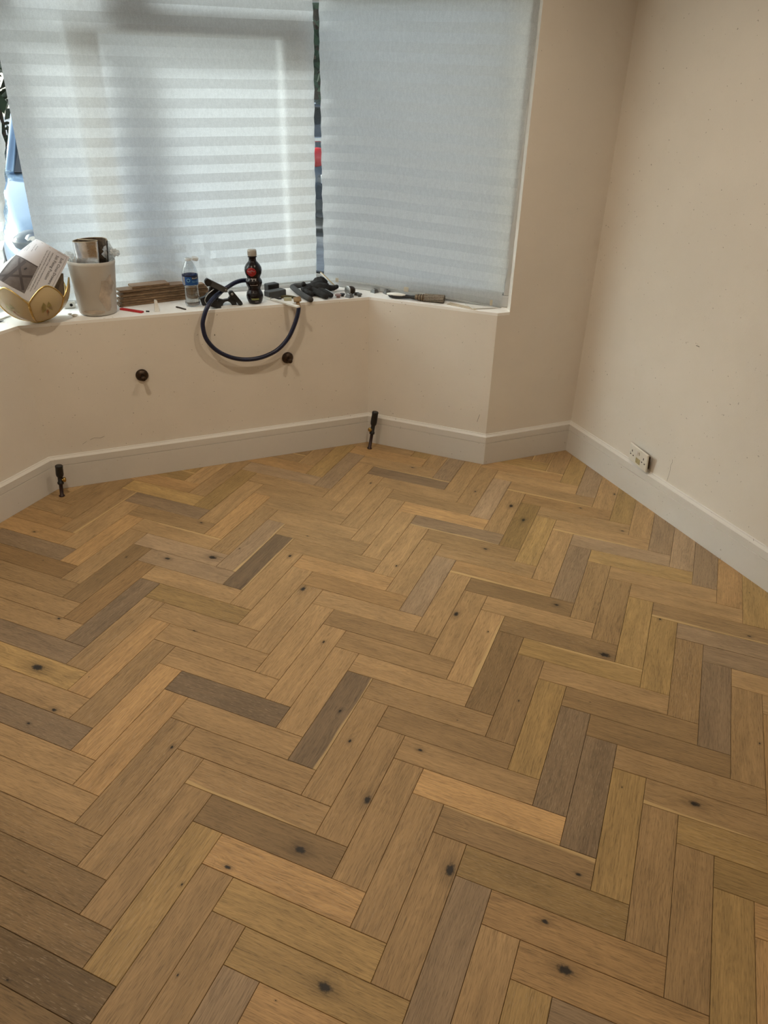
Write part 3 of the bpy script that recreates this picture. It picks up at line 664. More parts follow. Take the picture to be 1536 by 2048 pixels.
# ---- lotus bowl of glass petals
bc = Vector((-.204, 1.552, Z0)); BR = .151
PETAL = translucent('amber_glass', (0.60, 0.50, 0.34), (0.72, 0.58, 0.38), 0.34, 0.22, 0.20)
MOTIF1 = mat('painted_leaf', (0.36, 0.31, 0.13), 0.4, var=0.3); MOTIF2 = mat('painted_red_leaf', (0.40, 0.16, 0.07), 0.4, var=0.3)
bowl = thing('petal_bowl', 'gold edged amber glass bowl of curved petals at the left end of the sill', 'bowl', bc)
def bp(az, th, k=1.0):
    th_ = th; r = BR * math.sin(th_) * (1 + .0 * th_); z = BR * (1 - math.cos(th_))
    return bc + Vector((r * math.cos(az) * k, r * math.sin(az) * k, .004 + z + (1 - k) * BR * .5 * math.cos(th_)))
def ptop(uu): return math.radians(72 + 24 * (1 - abs(uu) ** 1.7))
az0 = math.radians(-96)
for i in range(6):
    ac = az0 + math.radians(30 + 60 * i); hw = math.radians(29.2); t0 = math.radians(11)
    def fo(a, b, k): 
        uu = a * 2 - 1; th = t0 + (ptop(uu) - t0) * b; return bp(ac + uu * hw, th, k)
    mb = MB().grid(lambda a, b: fo(a, b, 1.0), 12, 12); mb.grid(lambda a, b: fo(1 - a, b, .985), 12, 12)
    pet = mb.build('petal', PETAL, bowl)
    rim = [fo(0, b / 10, 1.0) for b in range(11)] + [fo(a / 14, 1, 1.0) for a in range(1, 14)] + [fo(1, 1 - b / 10, 1.0) for b in range(11)]
    MB().tube(rim, .0030, 6).build('gold_rim', GOLD, pet)
    for nm, pts, mm in (('leaf', [(-.28, .74), (-.40, .66), (-.36, .50), (-.16, .54), (-.14, .66)], MOTIF1), ('leaf', [(.0, .72), (-.12, .62), (.02, .56), (.34, .52), (.14, .66)], MOTIF1), ('bud', [(-.12, .52), (-.02, .55), (.10, .48), (.16, .30), (-.02, .42)], MOTIF2)):
        vs_ = [bp(ac + a * hw, t0 + (ptop(a) - t0) * b, 1.006) for a, b in pts]
        MB().add(vs_, [tuple(range(len(vs_)))]).build('painted_' + nm, mm, pet)
base_r = MB().lathe([(.026, .0), (.031, .003), (.031, .009), (.026, .011)], bc, (0, 0, 1), 24); base_r.build('foot_ring', GOLD, bowl)
for i in range(6):
    a = az0 + math.radians(60 * i); p = bp(a, math.radians(66), 1.005)
    MB().ball(p, .0042, 8, 6).build('solder_joint', GOLD, bowl)
# ---- leaflet standing in the bowl
SHEET = translucent('printed_paper', (0.78, 0.76, 0.80), (0.75, 0.75, 0.78), 0.25, 0.5)
INK = mat('printed_ink', (0.03, 0.03, 0.035), 0.7); PHOTO = mat('printed_grey_photo', (0.155, 0.135, 0.135), 0.6, var=0.18, vscale=40)
PHOTO2 = mat('printed_dark_line', (0.075, 0.062, 0.065), 0.6, var=0.1); GREYINK = mat('printed_border', (0.30, 0.29, 0.31), 0.7)
sO = Vector((-.036, 1.548, 1.004)); sS = Vector((-.585, 0, -.811)); sT = Vector((-.811, 0, .585)); sN = Vector((0, 1, 0))
tlen = .300
KA = .406; KN = math.sqrt(1 + KA * KA); nW = (sT - sS * KA) / KN; nV = (sS + sT * KA) / KN      # curl axis runs aslant across the sheet
def bend(w):
    g, h, n = 0.0, 0.0, 24
    for i in range(n):
        ww = w * (i + .5) / n; a = .06 + 1.55 * max(0, min(1, (ww - .045) / .115)) + 2.0 * max(0, ww - .16)
        g += math.cos(a) * w / n; h += math.sin(a) * w / n
    return g, h
def sheet(s, t, off=0.0):
    w, v = (t - KA * s) / KN, (s + KA * t) / KN
    g, h = bend(w); g2, h2 = bend(w + .001); dg, dh = g2 - g, h2 - h; l = math.hypot(dg, dh)
    nrm = nW * (dh / l) - sN * (dg / l)
    return sO + nV * v + nW * g + sN * (h - .035 * v / .235) + nrm * off
lf = thing('instruction_leaflet', 'white printed leaflet with grey picture, curling out of the petal bowl', 'leaflet', tuple(sheet(.23, .10)))
MB().grid(lambda a, b: sheet(a * .235, b * tlen, .0), 12, 30).grid(lambda a, b: sheet((1 - a) * .235, b * tlen, -.0004), 12, 30).build('sheet', SHEET, lf)
def sgrid(s0, s1, t0, t1, off, nu=6, nv=6): return MB().grid(lambda a, b: sheet(s0 + (s1 - s0) * a, t0 + (t1 - t0) * b, off), nu, nv, True)
pb = sgrid(.094, .215, .085, .200, .0006).build('picture', PHOTO, lf)
def sline(s0, t0, s1, t1, w, off, m, nm, par):
    d = Vector((s1 - s0, t1 - t0)); n = Vector((-d.y, d.x)).normalized() * w / 2
    MB().grid(lambda a, b: sheet(s0 + (s1 - s0) * a + n.x * (b * 2 - 1), t0 + (t1 - t0) * a + n.y * (b * 2 - 1), off), 8, 1).build(nm, m, par)
for s0, t0, s1, t1, w in ((.10, .135, .212, .175, .012), (.10, .165, .205, .095, .010), (.14, .087, .20, .197, .009), (.094, .197, .212, .197, .005), (.0965, .086, .0965, .199, .004)):
    sline(s0, t0, s1, t1, w, .0011, PHOTO2, 'picture_line', pb)
sline(.121, .118, .131, .124, .005, .0015, INK, 'picture_screw', pb)
for q_ in ((.006, .008, .229, .008), (.006, .008, .006, .292), (.006, .292, .229, .292)): sline(*q_, .0012, .0006, GREYINK, 'border_line', lf)
def print_text(s_, size, s0, t0, width=None, nm='printed_text'):
    vs_, fs = text_geo(s_, size); k = width / max(v[0] for v in vs_) if width else 1.0
    MB().add([sheet(s0 + x * k, t0 - y, .0008) for x, y in vs_], fs).build(nm, INK, lf)
print_text('Soft Close Drawers', .0155, .018, .0265, .118, 'title_text')
print_text('5th Fixing Position', .0155, .018, .0455, .108, 'title_text')
for i, (tx, w_) in enumerate((('IMPORTANT: A fifth screw is required to fix each runner.', .165), ('Locate the centre of the runner and mark the position of the screw.', .180), ('Take care not to over tighten the screw when using a power driver.', .180))):
    print_text(tx, .0068, .018, .062 + i * .0105, w_)
for (s0, t0, tx, w_) in ((.025, .125, 'Runner', .020), (.020, .137, 'Drawer side', .036), (.040, .160, 'Screw', .022), (.020, .172, 'Fix runner here', .046), (.018, .205, 'Drawer front panel', .050), (.030, .218, 'Note', .018), (.022, .232, 'Check before fixing', .058)):
    print_text(tx, .0062, s0, t0, w_)
# ---- offcut of dark wood in the bowl
DWOOD = mat('dark_rough_wood', (0.15, 0.105, 0.065), 0.7, var=0.45, vscale=9, stretch=(1, 6, 1), bump=.3)
of = MB(); r_ = frame((.98, -.15, -.12), (-.10, .22, 1)); of.box((-.106, 1.560, .880), (.050, .018, .125), r_, .001)
o = tag(of.build('wood_offcut', DWOOD), 'small dark brown wood offcut poking out of the petal bowl beside the leaflet', 'wood')
# ---- bucket
BUCK = translucent('dusty_white_bucket', (0.63, 0.59, 0.53), (0.62, 0.57, 0.50), 0.16, 0.42)
bk = thing('bucket', 'dusty white plastic bucket standing beside the petal bowl', 'bucket', (.039, 1.615, Z0))
prof = [(.070, .0008), (.0765, .004), (.0785, .012), (.0945, .205), (.0958, .209), (.0962, .222), (.0945, .223), (.0925, .205), (.0765, .014), (.0, .010)]
MB().lathe(prof, (.039, 1.615, Z0), (.03, .01, 1), 40, cap=False).lathe([(.0001, .0008), (.070, .0008)], (.039, 1.615, Z0), (.03, .01, 1), 40, cap=False).build('body', BUCK, bk)
BSTAIN = mat('plaster_smear', (0.50, 0.42, 0.34), 0.75, var=0.3)
for (a, z0, z1, w_) in ((-62, .02, .15, .05), (-75, .05, .10, .018), (-100, .012, .03, .10), (-48, .09, .17, .03)):
    sm_ = MB()
    def sf(i, j, a=a, z0=z0, z1=z1, w_=w_):
        z = z0 + (z1 - z0) * j; ww = w_ / .085 * (.35 + .65 * math.sin(PI * j)) ; az = math.radians(a) + ww * (i - .5) + .25 * mnoise.noise(Vector((j * 3, a, .2)))
        r = .0787 + (z - .012) * .0829 + .0007; c = Vector((.039, 1.615, Z0)) + Vector((.03, .01, 1)) * z
        return c + Vector((math.cos(az) * r, math.sin(az) * r, 0))
    sm_.grid(sf, 5, 8).build('plaster_smear', BSTAIN, bk)
# ---- folded foil-backed felt in the bucket
FOIL = mat('crumpled_foil', (0.78, 0.78, 0.80), 0.22, 1.0, var=0.15, vscale=60, bump=.5, bscale=60)
FELT = mat('brown_felt', (0.075, 0.050, 0.030), 0.95, var=0.5, vscale=60, bump=.5)
fc = Vector((.039, 1.615, 0))
path = catmull([(x, y, 0) for x, y in ((.070, -.028), (.068, .018), (.050, .052), (.010, .064), (-.030, .052), (-.058, .020), (-.064, -.010), (-.052, -.030), (-.020, -.048), (.006, -.052), (.024, -.050), (.030, -.040), (.014, -.028), (-.024, -.004), (-.044, .014))], 6)
def ribbon(off, z0, z1fn, flip):
    n = len(path)
    def fn(a, b):
        k = a * (n - 1); i = min(n - 2, int(k)); f = k - i; p = path[i].lerp(path[i + 1], f); d = (path[i + 1] - path[i]).normalized()
        z = z0 + (z1fn(a) - z0) * b
        sh = 1 - .22 * (1 - b) 
        q = p * sh + Vector((d.y, -d.x, 0)) * off
        return fc + Vector((q.x + .012 * b, q.y, z))
    return MB().grid((lambda a, b: fn(1 - a, b)) if flip else fn, 70, 6)
topf = lambda a: 1.056 - .003 * math.sin(a * 5)
fr = thing('foil_insulation', 'folded piece of foil backed brown felt standing in the white bucket', 'insulation', (.045, 1.615, .80))
ribbon(.0016, .80, topf, False).build('foil_face', FOIL, fr)
ribbon(-.0016, .80, topf, True).build('felt_face', FELT, fr)
n = len(path); ed = []
for i, p in enumerate(path):
    ed.append(fc + Vector((p.x + .012, p.y, topf(i / (n - 1)))))
MB().tube(ed, .0019, 6).build('cut_edge', mat('pale_cut_edge', (0.42, 0.34, 0.24), 0.8, var=.3), fr)
# ---- crumpled plastic in the bucket
FILM = translucent('plastic_film', (0.82, 0.83, 0.83), (0.88, 0.9, 0.9), 0.45, 0.25, 0.35)
pw = MB()
for cx, cy, cz, rx, rz, sd_ in ((.122, 1.625, .995, .024, .026, 1), (.144, 1.600, 1.002, .018, .015, 2), (.122, 1.66, 1.012, .016, .026, 5)):
    def fb(a, b, cx=cx, cy=cy, cz=cz, rx=rx, rz=rz, sd_=sd_):
        th, ph = b * PI, a * 2 * PI; d = Vector((math.sin(th) * math.cos(ph), math.sin(th) * math.sin(ph), math.cos(th)))
        k = 1 + .55 * mnoise.noise(d * 2.6 + Vector((sd_ * 3.1, 0, 0))); return Vector((cx, cy, cz)) + Vector((d.x * rx, d.y * rx * .7, d.z * rz)) * k
    pw.grid(fb, 16, 10, False)
tag(pw.build('plastic_wrap', FILM), 'crumpled clear plastic wrap hanging over the right rim of the bucket', 'plastic')
pw = MB()
def fb(a, b):
    th, ph = b * PI, a * 2 * PI; d = Vector((math.sin(th) * math.cos(ph), math.sin(th) * math.sin(ph), math.cos(th)))
    k = 1 + .6 * mnoise.noise(d * 2.8 + Vector((9.1, 0, 0))); return Vector((-.040, 1.625, .990)) + Vector((d.x * .020, d.y * .016, d.z * .020)) * k
pw.grid(fb, 16, 10, False)
tag(pw.build('plastic_wrap', FILM), 'scrap of clear plastic wrap at the left rim of the bucket', 'plastic')
# ---- small white bracket and crumbs behind
br = thing('white_bracket', 'small white plastic bracket with a round hole between bowl and bucket', 'bracket', (-.073, 1.725, Z0))
MB().box((-.073, 1.728, Z0 + .014), (.048, .020, .026), rotz(.1), .002).build('body', WHITEPL, br)
MB().lathe([(.0065, 0), (.0065, .0008)], (-.066, 1.7172, Z0 + .015), (.1, -1, 0), 14).build('screw_hole', HOLE, br)
for (x, y, s_, lb) in ((-.060, 1.578, .014, 'crumpled white filler crumb in front of the bucket and bowl'), (-.078, 1.612, .010, 'smaller white filler crumb beside the foot of the petal bowl')):
    m_ = MB(); m_.ball((x, y, Z0 + s_ * .4), (s_, s_ * .6, s_ * .4), 8, 5); tag(m_.build('filler_crumb', WHITEPL), lb, 'crumb')
ls = MB().prism([(-.351, 1.609), (-.314, 1.661), (-.335, 1.735), (-.44, 1.60), (-.395, 1.56)], Z0 + .0004, Z0 + .006)
tag(ls.build('white_card', WHITEPL), 'flat white card lying on the sill left of the petal bowl', 'card')
sc_ = MB().tube([(-.352, 1.575, Z0 + .003), (-.336, 1.590, Z0 + .003)], [.0028, .0012], 8)
tag(sc_.build('screw', BLACK), 'black screw lying on the sill left of the petal bowl', 'screw')

# ---- stack of board offcuts
BOARD = mat('brown_fibreboard', (0.22, 0.140, 0.075), 0.75, var=0.35, vscale=30, stretch=(1, 6, 6), bump=.3)
BOARDT = mat('brown_board_face', (0.24, 0.15, 0.085), 0.55, var=0.3, vscale=12, stretch=(1, 8, 8))
ba = math.radians(9.5); ru = Vector((math.cos(ba), math.sin(ba), 0)); rv = Vector((-math.sin(ba), math.cos(ba), 0))
b0 = Vector((.133, 1.668, 0))
bords = [(.000, .41, .000), (.012, .395, .004), (.006, .41, .001), (.022, .395, .006), (.010, .40, .002), (.028, .375, .007), (.010, .300, .002), (.068, .170, .008)]
names = ['lowest', 'second lowest', 'third from the bottom', 'fourth from the bottom', 'fourth from the top', 'third from the top', 'second highest', 'short topmost']
for i, (s0, ln_, dv) in enumerate(bords):
    th = .0092; zc = Z0 + .0006 + (i + .5) * (th + .0010)
    c = b0 + ru * (s0 + ln_ / 2) + rv * (.036 + dv)
    t = thing('board_offcut', names[i][0].upper() + names[i][1:] + ' brown board in the stack of offcuts left of the water bottle', 'board', (c.x, c.y, zc - th / 2), 'stacked board offcuts on the sill')
    MB().box((c.x, c.y, zc - .0012), (ln_, .070, th - .0030), rotz(ba + .01 * math.sin(i * 2.3)), .0004).build('core', BOARD, t)
    MB().box((c.x, c.y, zc + th / 2 - .0012), (ln_ - .003, .068, .0022), rotz(ba + .01 * math.sin(i * 2.3)), .0004).build('face_layer', BOARDT, t)
# ---- small bits along the front of the sill
RED = mat('red_plastic', (0.50, 0.012, 0.016), 0.4, var=0.15)
d = Vector((.218 - .134, 1.545 - 1.632, 0)); a = math.atan2(d.y, d.x)
tag(MB().box((.176, 1.590, Z0 + .0036), (d.length, .017, .007), rotz(a), .001).build('red_shim', RED), 'flat red plastic shim lying in front of the board stack', 'shim')
wg = MB().extrude([(-.011, 0), (.011, 0), (.0055, .047), (-.004, .050)], (.279, 1.556, Z0 + .0003), (1, .1, 0), (0, .05, 1), .014)
tag(wg.build('white_wedge', WHITEPL), 'upright white plastic wedge at the sill edge in front of the boards', 'wedge')
wg = MB().prism([(.366, 1.592), (.372, 1.596), (.404, 1.540), (.398, 1.537)], Z0 + .0003, Z0 + .005)
tag(wg.build('dark_sliver', BRONZE), 'dark thin sliver lying on the sill left of the water bottle', 'offcut')
tag(MB().tube([(.234, 1.560, Z0 + .003), (.246, 1.552, Z0 + .003)], .003, 6).build('driver_bit', BLACK), 'tiny black driver bit beside the white wedge', 'bit')

# ---- water bottle
wbx = Vector((.445, 1.603, Z0))
BOT = thin_glass('clear_bottle_plastic', (0.90, 0.92, 0.93), 0.20)
wmat = bpy.data.materials.new('water'); wmat.use_nodes = True; wp = wmat.node_tree.nodes['Principled BSDF']
wp.inputs['Base Color'].default_value = (.94, .96, .96, 1); wp.inputs['Roughness'].default_value = 0.0; wp.inputs['IOR'].default_value = 1.33; wp.inputs['Transmission Weight'].default_value = 1.0
wb_ = thing('water_bottle', 'clear plastic water bottle with blue label on the sill', 'bottle', wbx)
pr = [(.024, .001), (.031, .006), (.0335, .014)]
for i in range(6):
    z = .020 + i * .0115; pr += [(.0335 - i * .0004, z), (.0312 - i * .0004, z + .0057)]
pr += [(.0325, .090), (.0338, .096), (.0338, .140), (.0345, .142), (.0335, .150), (.0285, .170), (.0195, .189), (.0125, .197), (.0125, .206)]
MB().lathe(pr, wbx, (0, 0, 1), 32, cap=False).build('body', BOT, wb_)
wpf = [(0.0001, .003)] + [(max(.001, r - .0012), max(z, .003)) for r, z in pr if z < .093] + [(.0312, .0935), (.0001, .0935)]
MB().lathe(wpf, wbx, (0, 0, 1), 32, cap=False).build('water', wmat, wb_)
BLUE = mat('blue_label', (0.012, 0.085, 0.30), 0.35, var=0.15, vscale=20); NAVY = mat('navy_label', (0.008, 0.012, 0.035), 0.4); CYAN = mat('pale_blue_print', (0.25, 0.55, 0.75), 0.5)
def arc(c, r, z0, z1, a0, a1, n=24, m=1): return MB().grid(lambda i, j: c + Vector((r * math.cos(a0 + (a1 - a0) * i), r * math.sin(a0 + (a1 - a0) * i), z0 + (z1 - z0) * j)), n, m)
A = math.radians
lb = arc(wbx, .0346, .097, .139, A(-250), A(110), 40).build('label', BLUE, wb_)
arc(wbx, .0349, .1335, .139, A(-250), A(110), 40).build('label_top_band', NAVY, lb)
arc(wbx, .0350, .1215, .1335, A(-88), A(-20), 12).build('label_name_panel', NAVY, lb)
arc(wbx, .0349, .099, .132, A(-165), A(-142), 6).build('label_barcode_panel', WHITEPL, lb)
for k in range(5): arc(wbx, .0351, .1, .131, A(-163 + 4.3 * k), A(-161 + 4.3 * k), 2).build('barcode_bar', NAVY, lb)
rg = MB(); rg.tube([wbx + Vector((.0353 * math.cos(A(-113) + .20 * math.cos(t)), .0353 * math.sin(A(-113) + .20 * math.cos(t)), .119 + .0065 * math.sin(t))) for t in [i * 2 * PI / 20 for i in range(21)]], .0010, 5); rg.build('label_ring_logo', CYAN, lb)
def wrap_text(s_, size, c, r, z, a0, a1, m, par, nm):
    vs_, fs = text_geo(s_, size); mx_ = max(v[0] for v in vs_)
    MB().add([c + Vector((r * math.cos(a0 + (a1 - a0) * x / mx_), r * math.sin(a0 + (a1 - a0) * x / mx_), z + y)) for x, y in vs_], fs).build(nm, m, par)
wrap_text('Nestle', .0085, wbx, .0354, .1245, A(-86), A(-42), WHITEPL, lb, 'label_text')
wrap_text('Pure Life', .0085, wbx, .0354, .1095, A(-86), A(-36), CYAN, lb, 'label_text')
CAPM = translucent('clear_white_cap', (0.75, 0.77, 0.77), (0.8, 0.82, 0.82), 0.35, 0.35)
MB().lathe([(.0135, .197), (.0142, .198), (.0142, .207), (.0128, .2085)], wbx, (0, 0, 1), 24, cap=False).build('neck_ring', CAPM, wb_)
MB().lathe([(.0, 0), (.0138, 0), (.0144, .002), (.0144, .012), (.0135, .013)], wbx + Vector((.028, -.002, .1985)), (.22, -.15, 1), 24).build('cap', CAPM, wb_)

# ---- spring clamps
def cpoly(nm, pts, y, dep, m, par, tilt=0.0):
    vs_ = [(p[0], p[1]) for p in pts]
    return MB().extrude(vs_, (0, y, 0), (1, 0, 0), (0, tilt, 1), dep).build(nm, m, par)
c1 = thing('spring_clamp', 'black spring clamp with raised grey handle just right of the water bottle', 'clamp', (.52, 1.56, Z0), 'black spring clamps on the sill')
cpoly('handle', [(.498, .872), (.503, .880), (.511, .884), (.519, .879), (.597, .834), (.592, .819), (.571, .821), (.507, .858), (.498, .862)], 1.550, .016, GREYPL, c1)
cpoly('handle_side', [(.4985, .870), (.503, .879), (.511, .882), (.519, .877), (.530, .866), (.520, .852), (.507, .850), (.4985, .858)], 1.541, .004, BLACK, c1)
cpoly('jaw', [(.531, .850), (.573, .825), (.592, .824), (.578, .803), (.560, .789), (.546, .7605), (.521, .7565), (.484, .7565), (.476, .788), (.499, .795), (.520, .812)], 1.594, .024, BLACK, c1)
cpoly('handle', [(.522, .793), (.541, .791), (.556, .764), (.554, .7565), (.538, .7562), (.505, .768)], 1.528, .018, RUBBER, c1)
MB().lathe([(.0045, 0), (.0045, .003), (.003, .004)], (.588, 1.5435, .828), (0, -1, 0), 14).build('pivot_pin', STEEL, c1)
MB().tube(catmull([(.535, 1.545, .835), (.505, 1.54, .815), (.490, 1.54, .79), (.500, 1.538, .768)], 5), .0022, 6).build('spring_wire', STEEL, c1)
c2 = thing('spring_clamp', 'black spring clamp lying low between the grey handled clamp and dark juice bottle', 'clamp', (.60, 1.56, Z0), 'black spring clamps on the sill')
cpoly('handle', [(.600, .812), (.608, .821), (.619, .821), (.656, .770), (.658, .7605), (.650, .7562), (.640, .7575), (.624, .782), (.603, .800)], 1.548, .022, BLACK, c2)
cpoly('jaw', [(.553, .789), (.575, .783), (.597, .785), (.612, .800), (.632, .775), (.634, .7565), (.612, .7563), (.604, .769), (.594, .775), (.582, .774), (.573, .767), (.568, .7563), (.549, .7563)], 1.561, .018, BLACK, c2)
MB().lathe([(.0055, 0), (.0055, .003), (.004, .004)], (.613, 1.5365, .810), (0, -1, 0), 14).build('pivot_pin', STEEL, c2)
# ---- dark juice bottle
jb = Vector((.722, 1.563, Z0)); JU = mat('dark_juice_bottle', (0.008, 0.004, 0.005), 0.25, var=0.3, **{'Specular IOR Level': 0.3})
jt = thing('juice_bottle', 'dark bottle of three stacked bulges with red round label on the sill', 'bottle', jb)
jp = [(.022, .0008), (.029, .003), (.0335, .012), (.0375, .026), (.0382, .036), (.036, .048), (.030, .059), (.0272, .065), (.029, .072), (.0345, .083), (.0375, .0945), (.0365, .103), (.031, .112), (.0285, .116), (.031, .122), (.0365, .134), (.0388, .148), (.0372, .161), (.031, .173), (.023, .182), (.0178, .188), (.0165, .195), (.0165, .203), (.0205, .205), (.0205, .208), (.016, .209), (.016, .214)]
dj = []
for i in range(len(jp) - 1):
    for k in range(2):
        t = k / 2; dj.append((jp[i][0] * (1 - t) + jp[i + 1][0] * t, jp[i][1] * (1 - t) + jp[i + 1][1] * t))
dj.append(jp[-1])
MB().lathe(dj, jb, (0, 0, 1), 36).build('body', JU, jt)
JCAP = mat('greyish_cap', (0.42, 0.39, 0.35), 0.5, var=0.1)
cp_ = MB().lathe([(.0190, .2105), (.0197, .2115), (.0197, .234), (.018, .237), (.001, .2375)], jb, (0, 0, 1), 30)
for k in range(30):
    a = 2 * PI * k / 30; cp_.box(jb + Vector((.0198 * math.cos(a), .0198 * math.sin(a), .222)), (.0012, .0018, .018), rotz(a))
cp_.build('cap', JCAP, jt)
def jr(z):
    for i in range(len(jp) - 1):
        if jp[i][1] <= z <= jp[i + 1][1]:
            t = (z - jp[i][1]) / max(1e-6, jp[i + 1][1] - jp[i][1]); return jp[i][0] * (1 - t) + jp[i + 1][0] * t
    return .02
def jpt(az, z, off=.0006): r = jr(z) + off; return jb + Vector((r * math.cos(az), r * math.sin(az), z))
RLAB = mat('red_label', (0.30, 0.010, 0.014), 0.35, var=0.15)
def disc(i, j):
    a = i * 2 * PI; r = j; return jpt(A(-100) - .30 + .60 * r * math.cos(a), .1455 + .0195 * r * math.sin(a), .0007)
MB().grid(disc, 28, 6).build('round_label', RLAB, jt)
PALE = mat('pale_print', (0.45, 0.40, 0.40), 0.6)
def jband(a0, a1, z, h, m, nm, slope=0): 
    MB().grid(lambda i, j: jpt(A(a0 + (a1 - a0) * i), z + slope * i + h * j, .0011), 10, 1).build(nm, m, jt)
wv = MB().tube([jpt(A(-140 + 4.2 * k), .149 + .0022 * math.sin(k * 2.4) + .003 * (k > 5) * (k < 9), .0014) for k in range(12)], .0007, 5); wv.build('label_script', PALE, jt)
jband(-137, -112, .1425, .0010, PALE, 'label_line')
jband(-128, -80, .1135, .0020, PALE, 'label_frame_line'); jband(-134, -76, .0865, .0016, PALE, 'label_frame_line'); jband(-82, -80, .0885, .017, PALE, 'label_frame_line')
for k in range(4): jband(-122 + 2 * k, -92 - 3 * k, .1035 - .0042 * k, .0009, GREYPL, 'label_small_print')
for k in range(3): jband(-126, -84 - 5 * k, .050 - .0050 * k, .0010, GREYPL, 'label_small_print')
jband(-128, -74, .0215, .0085, mat('olive_print', (0.20, 0.22, 0.07), 0.5), 'label_green_band')
jband(-104, -78, .0125, .0018, PALE, 'label_line')
# ---- blue-black hose looping over the sill edge
HOSE = mat('blue_black_hose', (0.007, 0.011, 0.040), 0.38, var=0.35, vscale=25)
ho = thing('hose', 'thick blue-black hose looping over the sill edge and hanging down the front wall', 'hose', (.54, 1.50, Z0))
hp = [(.760, 1.640, .790), (.735, 1.625, .835), (.690, 1.612, .8485), (.645, 1.595, .8460), (.602, 1.569, .834), (.565, 1.566, .814), (.520, 1.505, .803), (.487, 1.472, .778), (.466, 1.466, .736), (.457, 1.463, .698), (.466, 1.463, .641), (.501, 1.463, .589), (.554, 1.463, .551), (.611, 1.463, .530), (.669, 1.463, .524), (.729, 1.463, .532), (.790, 1.463, .557), (.841, 1.463, .604), (.874, 1.464, .660), (.896, 1.468, .714), (.904, 1.474, .744)]
MB().tube(catmull(hp, 6), .0098, 12).build('hose_tube', HOSE, ho)
KN = mat('tan_fitting', (0.36, 0.25, 0.135), 0.55, var=0.3, vscale=60)
hd_ = Vector((-.08, .30, .95)).normalized(); h0 = Vector((.904, 1.474, .740))
MB().lathe([(.0105, 0), (.0105, .012), (.0085, .013), (.0085, .026), (.0165, .027), (.0178, .030), (.0178, .046), (.016, .049), (.006, .050)], h0, hd_, 22).build('end_fitting', KN, ho)
# ---- clutter behind and right of the juice bottle
bb_ = MB().box((.838, 1.700, Z0 + .026), (.062, .040, .050), rotz(.32), .003); tag(bb_.build('black_box', BLACK), 'small black box behind the dark juice bottle', 'box')
gb_ = MB().box((.838, 1.640, Z0 + .017), (.098, .045, .033), rotz(.36), .003); tag(gb_.build('grey_block', GREYPL), 'dark grey block lying right of the dark juice bottle', 'block')
d = Vector((.886 - .783, 1.417 - 1.640, 0)); a = math.atan2(d.y, d.x)
rl = MB().box(((.886 + .783) / 2, (1.417 + 1.640) / 2, Z0 + .0052), (d.length, .017, .008), rotz(a), .001)
tag(rl.build('white_strip', WHITEPL), 'white plastic strip jutting over the sill edge beside the hose end', 'strip')
tag(MB().box((.876, 1.560, Z0 + .0068), (.036, .014, .013), rotz(-.2), .0012).build('pale_block', mat('pale_green_wood', (0.42, 0.41, 0.28), .7, var=.2)), 'little pale block behind the white strip', 'block')
tag(MB().tube(catmull([(.858, 1.604, Z0 + .007), (.876, 1.612, Z0 + .007), (.905, 1.592, Z0 + .007), (.930, 1.548, Z0 + .007)], 5), [.0065] * 16, 8).build('olive_strap', mat('olive_webbing', (0.085, 0.068, 0.024), .85, var=.5, vscale=120)), 'olive rolled strap behind the tan hose fitting', 'strap')
tag(MB().tube([(.800, 1.588, Z0 + .006), (.826, 1.586, Z0 + .006), (.852, 1.580, Z0 + .006)], [.0058, .0058, .0030], 10).build('black_marker', BLACK), 'short black marker right of the dark juice bottle', 'marker')
FOAM = mat('grey_foam_tube', (0.062, 0.063, 0.066), 0.85, var=0.2, bump=.3)
ft = thing('foam_tube', 'bent dark grey foam pipe tube with one end over the sill edge', 'tube', (.955, 1.60, Z0))
MB().tube(catmull([(.952, 1.745, Z0 + .0155), (.953, 1.68, Z0 + .0145), (.958, 1.58, Z0 + .0135), (.968, 1.49, Z0 + .013)], 5), .0125, 14).build('long_leg', FOAM, ft)
MB().tube(catmull([(.952, 1.745, Z0 + .0155), (.975, 1.757, Z0 + .016), (1.015, 1.752, Z0 + .018)], 5), .0125, 14).build('short_leg', FOAM, ft)
# black work glove
GLV = mat('black_glove_fabric', (0.010, 0.009, 0.009), 0.85, var=0.4, vscale=80, bump=.6, bscale=120)
gl = MB()
def lump(c, r, sd_, q=None):
    q = q or Matrix.Identity(3)
    def fn(a, b):
        th, ph = b * PI, a * 2 * PI; dd = Vector((math.sin(th) * math.cos(ph), math.sin(th) * math.sin(ph), math.cos(th)))
        k = 1 + .30 * mnoise.noise(dd * 2.2 + Vector((sd_, 0, 0))) + .12 * mnoise.noise(dd * 6 + Vector((0, sd_, 0)))
        p = q @ Vector((dd.x * r[0], dd.y * r[1], dd.z * r[2])) * k + Vector(c); p.z = max(p.z, Z0 + .0006); return p
    gl.grid(fn, 22, 14)
lump((1.055, 1.665, Z0 + .020), (.060, .060, .034), 1.0); lump((1.085, 1.715, Z0 + .030), (.040, .034, .030), 4.0); lump((1.005, 1.655, Z0 + .020), (.030, .050, .024), 7.0)
